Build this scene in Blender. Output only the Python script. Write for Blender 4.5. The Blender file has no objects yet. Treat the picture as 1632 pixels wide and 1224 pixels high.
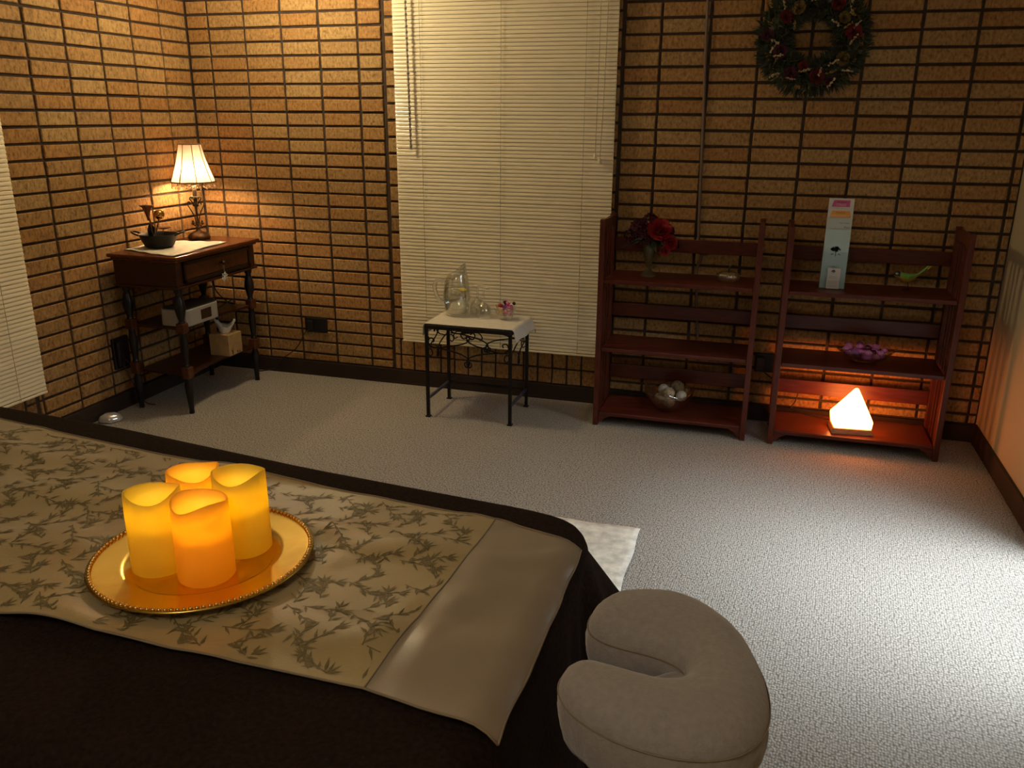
import bpy, bmesh, math, random
from mathutils import Vector, Matrix, noise
R=random.Random(7)
PI=math.pi
COL=bpy.context.scene.collection
sc=bpy.context.scene
# ------------------------------------------------------------------ materials
def nodes(name):
    m=bpy.data.materials.new(name); m.use_nodes=True
    nt=m.node_tree; b=nt.nodes['Principled BSDF']; return m,nt,b
def mat(name,col,rough=.5,metal=0,var=0,vscale=30,bump=0,bscale=80,spec=.5,coat=0,sheen=0,stretch=None,trans=0,ior=1.45,emit=None,es=0):
    m,nt,b=nodes(name)
    b.inputs['Base Color'].default_value=(*col,1); b.inputs['Roughness'].default_value=rough
    b.inputs['Metallic'].default_value=metal; b.inputs['Specular IOR Level'].default_value=spec
    b.inputs['Coat Weight'].default_value=coat; b.inputs['Sheen Weight'].default_value=sheen
    b.inputs['Transmission Weight'].default_value=trans; b.inputs['IOR'].default_value=ior
    if emit: b.inputs['Emission Color'].default_value=(*emit,1); b.inputs['Emission Strength'].default_value=es
    tc=nt.nodes.new('ShaderNodeTexCoord'); mp=nt.nodes.new('ShaderNodeMapping')
    nt.links.new(tc.outputs['Object'],mp.inputs[0])
    if stretch: mp.inputs['Scale'].default_value=stretch
    if var:
        n=nt.nodes.new('ShaderNodeTexNoise'); n.inputs['Scale'].default_value=vscale; n.inputs['Detail'].default_value=4
        nt.links.new(mp.outputs[0],n.inputs['Vector'])
        r=nt.nodes.new('ShaderNodeValToRGB'); r.color_ramp.elements[0].position=.3; r.color_ramp.elements[1].position=.7
        r.color_ramp.elements[0].color=(*[c*(1-var) for c in col],1); r.color_ramp.elements[1].color=(*[min(1,c*(1+var)) for c in col],1)
        nt.links.new(n.outputs['Fac'],r.inputs[0]); nt.links.new(r.outputs[0],b.inputs['Base Color'])
    if bump:
        n=nt.nodes.new('ShaderNodeTexNoise'); n.inputs['Scale'].default_value=bscale; n.inputs['Detail'].default_value=3
        nt.links.new(mp.outputs[0],n.inputs['Vector'])
        bp=nt.nodes.new('ShaderNodeBump'); bp.inputs['Strength'].default_value=bump; bp.inputs['Distance'].default_value=.004
        nt.links.new(n.outputs['Fac'],bp.inputs['Height']); nt.links.new(bp.outputs[0],b.inputs['Normal'])
    return m
def brick_mat():
    m,nt,b=nodes('brick_face'); b.inputs['Roughness'].default_value=.8; b.inputs['Specular IOR Level'].default_value=.3
    N=nt.nodes.new; L=nt.links.new
    g=N('ShaderNodeNewGeometry'); tc=N('ShaderNodeTexCoord')
    r=N('ShaderNodeValToRGB'); e=r.color_ramp.elements
    e[0].position=0; e[0].color=(.325,.165,.052,1); e[1].position=1; e[1].color=(.375,.235,.092,1)
    k=e.new(.35); k.color=(.35,.19,.064,1); k=e.new(.7); k.color=(.33,.195,.074,1)
    L(g.outputs['Random Per Island'],r.inputs[0])
    n=N('ShaderNodeTexNoise'); n.inputs['Scale'].default_value=55; n.inputs['Detail'].default_value=5; n.inputs['Roughness'].default_value=.65
    mp=N('ShaderNodeMapping'); mp.inputs['Scale'].default_value=(1.5,1.5,.9); L(tc.outputs['Object'],mp.inputs[0]); L(mp.outputs[0],n.inputs['Vector'])
    r2=N('ShaderNodeValToRGB'); e=r2.color_ramp.elements; e[0].position=.3; e[0].color=(.42,.38,.34,1); e[1].position=.66; e[1].color=(1.35,1.35,1.35,1)
    k=e.new(.46); k.color=(.92,.9,.88,1)
    L(n.outputs['Fac'],r2.inputs[0])
    mx=N('ShaderNodeMixRGB'); mx.blend_type='MULTIPLY'; mx.inputs[0].default_value=1
    L(r.outputs[0],mx.inputs[1]); L(r2.outputs[0],mx.inputs[2]); L(mx.outputs[0],b.inputs['Base Color'])
    bp=N('ShaderNodeBump'); bp.inputs['Strength'].default_value=.7; bp.inputs['Distance'].default_value=.004
    L(n.outputs['Fac'],bp.inputs['Height']); L(bp.outputs[0],b.inputs['Normal'])
    return m
def carpet_mat():
    m,nt,b=nodes('berber_carpet'); b.inputs['Roughness'].default_value=.95; b.inputs['Specular IOR Level'].default_value=.1
    N=nt.nodes.new; L=nt.links.new
    tc=N('ShaderNodeTexCoord'); mp=N('ShaderNodeMapping'); mp.inputs['Scale'].default_value=(150,104,1); mp.inputs['Rotation'].default_value=(0,0,.12)
    L(tc.outputs['Object'],mp.inputs[0])
    v=N('ShaderNodeTexVoronoi'); v.inputs['Scale'].default_value=1; v.inputs['Randomness'].default_value=.55; v.voronoi_dimensions='2D'
    L(mp.outputs[0],v.inputs['Vector'])
    r=N('ShaderNodeValToRGB'); e=r.color_ramp.elements; e[0].position=.15; e[0].color=(.51,.47,.415,1); e[1].position=.75; e[1].color=(.215,.19,.165,1)
    L(v.outputs['Distance'],r.inputs[0])
    n=N('ShaderNodeTexNoise'); n.inputs['Scale'].default_value=160; n.inputs['Detail'].default_value=2; L(tc.outputs['Object'],n.inputs['Vector'])
    r2=N('ShaderNodeValToRGB'); e=r2.color_ramp.elements; e[0].position=.32; e[0].color=(.62,.6,.57,1); e[1].position=.65; e[1].color=(1.15,1.15,1.15,1)
    L(n.outputs['Fac'],r2.inputs[0])
    mx=N('ShaderNodeMixRGB'); mx.blend_type='MULTIPLY'; mx.inputs[0].default_value=1
    L(r.outputs[0],mx.inputs[1]); L(r2.outputs[0],mx.inputs[2]); L(mx.outputs[0],b.inputs['Base Color'])
    iv=N('ShaderNodeMath'); iv.operation='SUBTRACT'; iv.inputs[0].default_value=1; L(v.outputs['Distance'],iv.inputs[1])
    bp=N('ShaderNodeBump'); bp.inputs['Strength'].default_value=.8; bp.inputs['Distance'].default_value=.004
    L(iv.outputs[0],bp.inputs['Height']); L(bp.outputs[0],b.inputs['Normal'])
    return m
def translucent(name,col,tcol,fac,ecol=None,es=0,rough=.5):
    m=bpy.data.materials.new(name); m.use_nodes=True; nt=m.node_tree; nt.nodes.clear(); N=nt.nodes.new; L=nt.links.new
    o=N('ShaderNodeOutputMaterial'); d=N('ShaderNodeBsdfPrincipled'); d.inputs['Base Color'].default_value=(*col,1); d.inputs['Roughness'].default_value=rough
    t=N('ShaderNodeBsdfTranslucent'); t.inputs[0].default_value=(*tcol,1)
    x=N('ShaderNodeMixShader'); x.inputs[0].default_value=fac; L(d.outputs[0],x.inputs[1]); L(t.outputs[0],x.inputs[2])
    if es:
        e=N('ShaderNodeEmission'); e.inputs[0].default_value=(*ecol,1); e.inputs[1].default_value=es
        a=N('ShaderNodeAddShader'); L(x.outputs[0],a.inputs[0]); L(e.outputs[0],a.inputs[1]); L(a.outputs[0],o.inputs[0])
    else: L(x.outputs[0],o.inputs[0])
    return m
def glass(name,col=(1,1,1),rough=0,ior=1.45):
    m=bpy.data.materials.new(name); m.use_nodes=True; nt=m.node_tree; nt.nodes.clear()
    o=nt.nodes.new('ShaderNodeOutputMaterial'); g=nt.nodes.new('ShaderNodeBsdfGlass'); g.inputs['Color'].default_value=(*col,1)
    g.inputs['Roughness'].default_value=rough; g.inputs['IOR'].default_value=ior; nt.links.new(g.outputs[0],o.inputs[0]); return m
def thin(name,col=(1,1,1),rough=.03,base=.06,edge=.75):
    m=bpy.data.materials.new(name); m.use_nodes=True; nt=m.node_tree; nt.nodes.clear(); N=nt.nodes.new; L=nt.links.new
    o=N('ShaderNodeOutputMaterial'); t=N('ShaderNodeBsdfTransparent'); t.inputs[0].default_value=(*col,1)
    g=N('ShaderNodeBsdfGlossy'); g.inputs['Roughness'].default_value=rough; g.inputs['Color'].default_value=(.95,.95,.92,1)
    lw=N('ShaderNodeLayerWeight'); lw.inputs[0].default_value=.35
    mr=N('ShaderNodeMapRange'); mr.inputs['To Min'].default_value=base; mr.inputs['To Max'].default_value=edge; L(lw.outputs['Facing'],mr.inputs['Value'])
    x=N('ShaderNodeMixShader'); L(mr.outputs[0],x.inputs[0]); L(t.outputs[0],x.inputs[1]); L(g.outputs[0],x.inputs[2]); L(x.outputs[0],o.inputs[0]); return m
def emis(name,col,s):
    m=bpy.data.materials.new(name); m.use_nodes=True; nt=m.node_tree; nt.nodes.clear()
    o=nt.nodes.new('ShaderNodeOutputMaterial'); g=nt.nodes.new('ShaderNodeEmission'); g.inputs[0].default_value=(*col,1); g.inputs[1].default_value=s
    nt.links.new(g.outputs[0],o.inputs[0]); return m
M={}
M['brick']=brick_mat()
M['mortar']=mat('dark_mortar',(.062,.042,.030),.9,var=.25,bump=.3,bscale=120,spec=.15)
M['carpet']=carpet_mat()
M['cream']=mat('cream_paint',(.52,.43,.27),.6,var=.04,vscale=4,bump=.05)
M['ceil']=mat('ceiling_paint',(.6,.52,.40),.8,var=.03,vscale=5)
M['base']=mat('dark_vinyl',(.035,.022,.016),.55,var=.15,vscale=8,spec=.25)
M['slat']=mat('ivory_slat',(.86,.76,.54),.22,spec=1.0)
M['cordm']=mat('ivory_cord',(.42,.37,.27),.7)
M['bronze_clip']=mat('dark_wand',(.25,.23,.2),.3)
M['cherry']=mat('cherry_wood',(.095,.018,.009),.33,var=.25,vscale=14,stretch=(1,6,6),spec=.45)
M['cherry2']=mat('cherry_wood_upright',(.095,.020,.010),.36,var=.25,vscale=14,stretch=(6,6,1),spec=.4)
M['walnut']=mat('console_walnut',(.040,.012,.006),.32,var=.3,vscale=16,stretch=(5,1,5),spec=.5)
M['topwood']=mat('console_top_wood',(.11,.030,.010),.25,var=.25,vscale=14,stretch=(5,1,5),spec=.5)
M['ebony']=mat('ebonised_wood',(.010,.007,.006),.3,var=.2,spec=.5)
M['burl']=mat('burl_panel',(.085,.026,.009),.35,var=.4,vscale=26)
M['iron']=mat('wrought_iron',(.018,.013,.010),.42,metal=.5,var=.3,vscale=40,spec=.5)
M['bluemetal']=mat('bluish_iron',(.10,.11,.16),.4,metal=.7,var=.1)
M['bronze']=mat('lamp_bronze',(.085,.052,.03),.42,metal=.75,var=.35,vscale=60)
M['socket']=mat('candle_sleeve',(.25,.2,.14),.5)
M['black']=mat('black_plastic',(.012,.010,.009),.45)
M['blackmetal']=mat('black_bowl_metal',(.007,.006,.0055),.5,var=.2,spec=.3)
M['gold']=mat('gold_tray',(.66,.455,.10),.25,metal=1,var=.12,vscale=9,bump=.08,bscale=40)
M['goldbead']=mat('gold_beading',(.86,.58,.2),.22,metal=1)
M['goldcup']=mat('gold_cup',(.75,.42,.10),.15,metal=1)
M['copper']=mat('copper_petal',(.20,.075,.03),.4,metal=.6,var=.3)
M['blanket']=mat('brown_blanket',(.024,.0145,.010),.95,var=.3,vscale=140,bump=.5,bscale=220,spec=.08)
M['runner']=mat('olive_satin',(.42,.315,.14),.42,var=.1,vscale=7,bump=.12,bscale=240,spec=.35,sheen=.25)
M['leafprint']=mat('olive_leaf_print',(.19,.148,.062),.5,spec=.25)
M['satin']=mat('taupe_satin',(.31,.245,.165),.34,var=.08,vscale=6,bump=.07,bscale=300,spec=.45,sheen=.2)
M['hem']=mat('runner_hem',(.28,.22,.14),.6)
M['flannel']=mat('grey_flannel',(.36,.325,.295),.95,var=.08,vscale=120,bump=.35,bscale=260,spec=.1,sheen=.4)
M['whitecloth']=mat('white_cloth',(.72,.66,.54),.9,var=.06,vscale=40,bump=.2,bscale=200,spec=.1)
M['matcloth']=mat('pale_mat',(.74,.68,.58),.9,var=.22,vscale=28,bump=.5,bscale=60,spec=.1)
M['glass']=glass('clear_glass',(.985,.995,.985))
M['tintglass']=thin('smoky_glass',(.93,.91,.86),.05,.12,.8)
M['thin']=thin('thin_clear_glass',(.97,.98,.97),.03,.08,.8)
M['pitch']=glass('pitcher_glass',(.99,1,.99),0,1.22)
M['amber']=translucent('amber_glass',(.20,.15,.07),(.45,.36,.18),.5,rough=.15)
M['water']=glass('still_water',(.985,.995,.98),0,1.33)
M['lemon']=mat('lemon_flesh',(.8,.6,.10),.5)
M['acrylic']=thin('clear_acrylic',(.97,.99,1),.05,.03,.4)
M['salt']=emis('lit_salt',(1,.26,.055),20)
M['saltbase']=mat('pale_neem_wood',(.35,.17,.08),.6,var=.3,vscale=30,stretch=(1,6,6))
M['shade']=translucent('lamp_shade_silk',(.62,.47,.36),(.25,.19,.145),.55)
M['trimf']=mat('shade_braid',(.16,.10,.05),.8)
M['bead']=glass('glass_beads',(1,.93,.8))
M['bulb']=emis('lamp_bulb',(1,.66,.36),800)
M['wax']=translucent('led_candle_wax',(.62,.50,.13),(.95,.76,.13),.6,rough=.45)
M['waxo']=translucent('led_candle_wax_amber',(.70,.44,.10),(1.0,.68,.08),.6,rough=.45)
M['flame']=emis('led_flame',(1,.62,.08),9)
M['redrose']=mat('red_petals',(.28,.008,.010),.7,var=.3,vscale=40)
M['burg']=mat('burgundy_petals',(.065,.006,.014),.8,var=.4,vscale=40)
M['wred']=mat('dried_red_petals',(.16,.010,.014),.85,var=.4,vscale=40)
M['green']=mat('wreath_greenery',(.050,.058,.030),.8,var=.45,vscale=30)
M['leafg']=mat('sage_leaf',(.07,.08,.045),.8,var=.3)
M['creamfl']=mat('cream_sprig',(.38,.29,.16),.8,var=.3)
M['goldfl']=mat('mustard_petals',(.20,.13,.035),.8,var=.3)
M['plumfl']=mat('plum_petals',(.10,.012,.035),.8,var=.3)
M['pinkstone']=mat('pink_tumbled_stone',(.85,.26,.60),.3,var=.25,vscale=25,coat=.3)
M['purplestone']=mat('purple_tumbled_stone',(.36,.09,.36),.25,var=.3,vscale=25,coat=.3)
M['garnetstone']=mat('dark_garnet_stone',(.10,.01,.025),.15,var=.3,coat=.5)
M['rattanball']=mat('pale_woven_ball',(.42,.34,.20),.85,var=.4,vscale=70,bump=.6,bscale=70)
M['mossball']=mat('brown_woven_ball',(.16,.11,.05),.9,var=.5,vscale=70,bump=.6,bscale=70)
M['shellball']=mat('white_shell_ball',(.55,.5,.42),.6,var=.25,vscale=40,bump=.3)
M['plasticgrey']=mat('grey_plastic',(.36,.33,.29),.4,var=.04)
M['display']=mat('dark_display',(.045,.022,.012),.12)
M['darkgrey']=mat('speaker_cloth',(.05,.045,.045),.7,bump=.3)
M['tissuebox']=mat('tan_tissue_box',(.42,.26,.11),.7,var=.15,vscale=25)
M['tissue']=mat('white_tissue',(.75,.72,.66),.9)
M['purplegl']=mat('purple_glazed',(.12,.02,.09),.12,coat=1)
M['snow']=mat('silver_snowflake',(.7,.68,.66),.35,metal=.4)
M['ribbon']=mat('grey_ribbon',(.3,.27,.24),.7)
M['paperblue']=mat('pale_blue_paper',(.47,.62,.60),.6,var=.03,vscale=20)
M['paperwhite']=mat('white_paper',(.62,.60,.55),.6)
M['paperpink']=mat('pink_banner_paper',(.55,.10,.24),.6)
M['paperorange']=mat('orange_banner_paper',(.75,.34,.06),.6)
M['papergrey']=mat('greyish_paper',(.50,.56,.53),.6)
M['ink']=mat('grey_ink',(.10,.15,.14),.7)
M['inklight']=mat('pale_ink',(.38,.36,.31),.7)
M['inkpink']=mat('pale_pink_ink',(.75,.45,.55),.7)
M['inkor']=mat('pale_orange_ink',(.85,.62,.35),.7)
M['birdgreen']=mat('bird_green',(.16,.42,.08),.5,var=.2,vscale=60)
M['birdyellow']=mat('bird_yellow',(.55,.38,.05),.55,var=.15,vscale=60)
M['birdhead']=mat('bird_black',(.015,.02,.03),.3)
M['birdwhite']=mat('bird_pale_blue',(.5,.6,.65),.4)
M['wire']=mat('brown_wire',(.04,.02,.012),.5)
M['wiregrey']=mat('tan_cable',(.17,.115,.08),.6)
M['chrome']=mat('shiny_plastic',(.75,.74,.72),.15,metal=.6)
M['frame']=mat('door_frame_metal',(.10,.075,.06),.5,metal=.3)
M['pane']=thin('window_glass',(1,1,1),.02,.03,.5)
M['candyp']=mat('pink_wrapper',(.65,.12,.28),.2,metal=.3,bump=.4,bscale=150)
M['candyr']=mat('red_wrapper',(.55,.03,.03),.2,metal=.3,bump=.4,bscale=150)
M['candyy']=mat('golden_wrapper',(.75,.38,.04),.2,metal=.3,bump=.4,bscale=150)
M['candyb']=mat('brown_wrapper',(.07,.03,.015),.2,metal=.3,bump=.4,bscale=150)
M['candyv']=mat('violet_wrapper',(.12,.05,.30),.2,metal=.3,bump=.4,bscale=150)
# ------------------------------------------------------------------ mesh helpers
def tag(o,label=None,cat=None,group=None,kind=None):
    if label: o['label']=label
    if cat: o['category']=cat
    if group: o['group']=group
    if kind: o['kind']=kind
    return o
class MB:
    def __init__(s): s.v=[]; s.f=[]; s.mi=[]; s.sm=[]
    def add(s,vs,fs,mi=0,sm=False):
        b=len(s.v); s.v+= [tuple(v) for v in vs]
        for f in fs: s.f.append([i+b for i in f]); s.mi.append(mi); s.sm.append(sm)
    def box(s,x0,x1,y0,y1,z0,z1,mi=0,T=None):
        vs=[(x,y,z) for z in (z0,z1) for y in (y0,y1) for x in (x0,x1)]
        if T: vs=[T@Vector(v) for v in vs]
        s.add(vs,[(0,2,3,1),(4,5,7,6),(0,1,5,4),(2,6,7,3),(0,4,6,2),(1,3,7,5)],mi)
    def lathe(s,prof,c=(0,0,0),n=24,mi=0,T=None,fl=None,sm=True,close=False):
        vs=[]
        for (r,z) in prof:
            for k in range(n):
                a=2*PI*k/n; rr=r*(fl(a,z) if fl else 1)
                p=Vector((c[0]+rr*math.cos(a),c[1]+rr*math.sin(a),c[2]+z)); vs.append(T@p if T else p)
        fs=[]; m=len(prof)
        for i in range(m-1 if not close else m):
            j=(i+1)%m
            for k in range(n):
                fs.append((i*n+k,i*n+(k+1)%n,j*n+(k+1)%n,j*n+k))
        if not close:
            fs.append([k for k in range(n)][::-1]); fs.append([(m-1)*n+k for k in range(n)])
        s.add(vs,fs,mi,sm)
    def tube(s,pts,r,n=8,mi=0,rad=None,caps=True,sm=True):
        pts=[Vector(p) for p in pts]; m=len(pts); vs=[]
        t=(pts[1]-pts[0]).normalized(); up=Vector((0,0,1)) if abs(t.z)<.9 else Vector((1,0,0))
        nrm=t.cross(up).normalized()
        for i in range(m):
            if i==0: d=pts[1]-pts[0]
            elif i==m-1: d=pts[-1]-pts[-2]
            else: d=pts[i+1]-pts[i-1]
            if d.length<1e-9: d=t
            d.normalize(); nrm=(nrm-d*nrm.dot(d)).normalized(); bi=d.cross(nrm)
            rr=rad[i] if rad else r
            for k in range(n):
                a=2*PI*k/n; vs.append(pts[i]+(nrm*math.cos(a)+bi*math.sin(a))*rr)
        fs=[(i*n+k,i*n+(k+1)%n,(i+1)*n+(k+1)%n,(i+1)*n+k) for i in range(m-1) for k in range(n)]
        if caps: fs.append([k for k in range(n)][::-1]); fs.append([(m-1)*n+k for k in range(n)])
        s.add(vs,fs,mi,sm)
    def grid(s,fn,nu,nv,mi=0,sm=True,wrapu=False):
        vs=[fn(i/(nu if wrapu else nu-1),j/(nv-1)) for j in range(nv) for i in range(nu)]
        fs=[]
        for j in range(nv-1):
            for i in range(nu if wrapu else nu-1):
                fs.append((j*nu+i,j*nu+(i+1)%nu,(j+1)*nu+(i+1)%nu,(j+1)*nu+i))
        s.add(vs,fs,mi,sm)
    def ball(s,c,r,n=12,m=8,mi=0,T=None):
        if not hasattr(r,'__len__'): r=(r,r,r)
        vs=[];fs=[]
        vs.append((0,0,-1))
        for j in range(1,m):
            p=-PI/2+PI*j/m
            for k in range(n): a=2*PI*k/n; vs.append((math.cos(p)*math.cos(a),math.cos(p)*math.sin(a),math.sin(p)))
        vs.append((0,0,1))
        for k in range(n): fs.append((0,1+(k+1)%n,1+k)); fs.append((len(vs)-1,1+(m-2)*n+k,1+(m-2)*n+(k+1)%n))
        for j in range(m-2):
            for k in range(n): fs.append((1+j*n+k,1+j*n+(k+1)%n,1+(j+1)*n+(k+1)%n,1+(j+1)*n+k))
        out=[]
        for v in vs:
            p=Vector((v[0]*r[0],v[1]*r[1],v[2]*r[2]))
            if T: p=T@p
            out.append(p+Vector(c))
        s.add(out,fs,mi,True)
    def obj(s,name,mats,parent=None,bevel=0,solid=0,sub=0,seg=2):
        me=bpy.data.meshes.new(name); me.from_pydata(s.v,[],s.f); 
        if not isinstance(mats,(list,tuple)): mats=[mats]
        for m in mats: me.materials.append(m)
        for p,mi,sm in zip(me.polygons,s.mi,s.sm): p.material_index=mi; p.use_smooth=sm
        bm=bmesh.new(); bm.from_mesh(me); bmesh.ops.recalc_face_normals(bm,faces=bm.faces); bm.to_mesh(me); bm.free()
        me.update()
        o=bpy.data.objects.new(name,me); COL.objects.link(o)
        if parent:
            o.parent=parent
            if parent.type=='EMPTY' or True: o.matrix_parent_inverse=Matrix.Identity(4)
        if solid: md=o.modifiers.new('s','SOLIDIFY'); md.thickness=solid; md.offset=0
        if bevel: md=o.modifiers.new('b','BEVEL'); md.width=bevel; md.segments=seg; md.limit_method='ANGLE'
        if sub: md=o.modifiers.new('u','SUBSURF'); md.levels=sub; md.render_levels=sub
        return o
def thing(name,label,cat,loc=(0,0,0),rz=0,group=None):
    o=bpy.data.objects.new(name,None); COL.objects.link(o); o.location=loc; o.rotation_euler=(0,0,rz); o.empty_display_size=.05
    return tag(o,label,cat,group)
def dup(o,parent=None,**kw):
    c=o.copy(); COL.objects.link(c)
    if parent: c.parent=parent
    for ch in list(o.children): dup(ch,c)
    return c
def spl(pts,n=8):
    pts=[Vector(p) for p in pts]; out=[]
    for i in range(len(pts)-1):
        p0=pts[max(i-1,0)];p1=pts[i];p2=pts[i+1];p3=pts[min(i+2,len(pts)-1)]
        for k in range(n):
            t=k/n; out.append(.5*((2*p1)+(p2-p0)*t+(2*p0-5*p1+4*p2-p3)*t*t+(3*p1-p0-3*p2+p3)*t**3))
    out.append(pts[-1]); return out
def struct(o,kind='structure'): o['kind']=kind; return o
# ------------------------------------------------------------------ camera
Rv=Vector((0.9575,0.2871,0)); 
yaw,pit,rol=-0.2913,-0.3107,0.0068
sa,ca,sb,cb,sr,cr=math.sin(yaw),math.cos(yaw),math.sin(pit),math.cos(pit),math.sin(rol),math.cos(rol)
f=Vector((sa*cb,ca*cb,sb)); r=Vector((ca,-sa,0)); u=r.cross(f)
r2=cr*r+sr*u; u2=-sr*r+cr*u
cam=bpy.data.cameras.new('camera'); co=bpy.data.objects.new('camera',cam); COL.objects.link(co)
mw=Matrix(((r2.x,u2.x,-f.x,2.8603),(r2.y,u2.y,-f.y,-4.0339),(r2.z,u2.z,-f.z,1.4095),(0,0,0,1)))
co.matrix_world=mw; cam.sensor_width=36; cam.lens=36*1340.18/1632; cam.clip_start=.02
sc.camera=co
# ------------------------------------------------------------------ room shell
XL,XR,YF,ZC=-.128,3.85,-5.4,2.44
H=.0677; Z0=1.885; W=.2117
rows=[Z0-H*k for k in range(-8,27)]; rows=[z for z in rows if z>.07]+[.0785]; rows=sorted(rows)
def brick_panel(mb,T,us,zs,gapu=.013,gapz=.0115,d=.009):
    for i in range(len(us)-1):
        for j in range(len(zs)-1):
            u0=us[i]+gapu/2; u1=us[i+1]-gapu/2; z0=zs[j]+gapz/2; z1=zs[j+1]-gapz/2
            if u1-u0<.008 or z1-z0<.01: continue
            j_=lambda a=.0014: R.uniform(-a,a)
            dd=d+R.uniform(-.0018,.0012); e=.003
            P=[(u0+j_(),z0+j_()),(u1+j_(),z0+j_()),(u1+j_(),z1+j_()),(u0+j_(),z1+j_())]
            cx=(u0+u1)/2; cz=(z0+z1)/2
            back=[T@Vector((p[0],0,p[1])) for p in P]
            mid=[T@Vector((p[0],-(dd-e),p[1])) for p in P]
            fr=[T@Vector((p[0]+(e if p[0]<cx else -e),-dd,p[1]+(e if p[1]<cz else -e))) for p in P]
            mb.add(back+mid+fr,[(0,1,5,4),(1,2,6,5),(2,3,7,6),(3,0,4,7),(4,5,9,8),(5,6,10,9),(6,7,11,10),(7,4,8,11),(8,9,10,11)])
I4=Matrix.Identity(4)
# back wall: mortar slab with bricks set 9 mm proud; opening behind the blind
mb=MB()
WX0,WX1,WZ0,WZ1=1.10,2.09,.42,2.20
for (a,b,c,d) in ((XL-.2,WX0,0,ZC),(WX1,XR+.2,0,ZC),(WX0,WX1,0,WZ0),(WX0,WX1,WZ1,ZC)):
    mb.box(a,b,.009,.20,c,d,1)
T=Matrix.Translation((0,.009,0))
us=[XL]+[i*W for i in range(0,5)]+[.977]
brick_panel(mb,T,us,rows)
us=[2.165]+[2.3298+i*W for i in range(0,8)]+[XR]
brick_panel(mb,T,us,rows)
sr_=[1.216+.0793*k for k in range(-13,16)]; sr_=[z for z in sr_ if .27<z<2.43]
brick_panel(mb,T,[.986,1.10],[.249]+sr_,gapz=.012)
brick_panel(mb,T,[2.09,2.16],[.249]+sr_,gapz=.012)
brick_panel(mb,T,[.986]+[1.022+.0766*k for k in range(0,15)]+[2.165],[.0785,.163,.249],gapu=.009,gapz=.009)
brick_panel(mb,T,[1.10+.0766*k for k in range(0,13)]+[2.09],[.249,.335,.42],gapu=.009,gapz=.009)
struct(mb.obj('wall_back',[M['brick'],M['mortar']]))
# left wall with window opening behind its blind
mb=MB()
LW0,LW1=-2.35,-1.36
for (a,b,c,d) in ((LW1,.2,0,ZC),(YF,LW0,0,ZC),(LW0,LW1,0,.40),(LW0,LW1,2.20,ZC)):
    mb.box(XL-.2,XL-.009,a,b,c,d,1)
TL=Matrix.Translation((XL-.009,0,0))@Matrix.Rotation(PI/2,4,'Z')   # local u -> +y, -y -> +x
us=[-(.2049+W*k) for k in range(5,-1,-1)]+[0]; us=[-1.36]+[u_ for u_ in us if u_>-1.30]
us[0]=-1.29
brick_panel(mb,TL,us,rows)
brick_panel(mb,TL,[-1.36,-1.30],rows)
brick_panel(mb,TL,[-1.36-W*k for k in range(5,-1,-1)],[.0785,.163,.249,.335,.40])
brick_panel(mb,TL,[LW0-.2117*k for k in range(12,-1,-1)],rows)
struct(mb.obj('wall_left',[M['brick'],M['mortar']]))
# right wall, cream, with the glazed door further along it
DY0,DY1,DZ=-2.05,-1.10,2.05
mb=MB()
for (a,b,c,d) in ((DY1,.2,0,ZC),(YF,DY0,0,ZC),(DY0,DY1,DZ,ZC)): mb.box(XR,XR+.12,a,b,c,d)
struct(mb.obj('wall_right',M['cream']))
mb=MB(); mb.box(XL-.2,XR+.2,YF-.1,YF,0,ZC); struct(mb.obj('wall_front',M['cream']))
mb=MB(); mb.box(XL-.3,XR+.7,YF-.1,.3,-.08,0); struct(mb.obj('floor',M['carpet']))
mb=MB(); mb.box(XL-.3,XR+.2,YF-.1,.3,ZC,ZC+.1); struct(mb.obj('ceiling',M['ceil']))
mb=MB(); mb.box(XL,XR,-.013,.009,0,.078); mb.box(XL,XR,-.016,-.013,0,.012); struct(mb.obj('baseboard_back',M['base'],bevel=.002))
mb=MB(); mb.box(XL-.009,XL+.012,YF,-.013,0,.078); struct(mb.obj('baseboard_left',M['base'],bevel=.002))
mb=MB(); mb.box(XR-.014,XR,DY1,-.013,0,.088); mb.box(XR-.014,XR,YF,DY0,0,.088); struct(mb.obj('baseboard_right',M['base'],bevel=.002))
# windows behind blinds
def window(name,T,w,z0,z1,n=2):
    mb=MB(); t=.045
    for (a,b,c,d) in ((0,w,z0,z0+t),(0,w,z1-t,z1),(0,t,z0,z1),(w-t,w,z0,z1),(w/2-.02,w/2+.02,z0,z1)): mb.box(a,b,.09,.14,c,d,0,T)
    o=struct(mb.obj(name,M['frame']))
    mb=MB(); mb.box(t,w-t,.112,.118,z0+t,z1-t,0,T); mb.obj('pane',M['pane'],o); return o
window('window_1',Matrix.Translation((WX0,0,0)),WX1-WX0,WZ0,WZ1)
window('window_2',Matrix.Translation((XL,LW0,0))@Matrix.Rotation(PI/2,4,'Z'),LW1-LW0,.40,2.20)
window('door_1',Matrix.Translation((XR-.03,DY1,0))@Matrix.Rotation(-PI/2,4,'Z'),DY1-DY0,.0,DZ)
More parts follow.
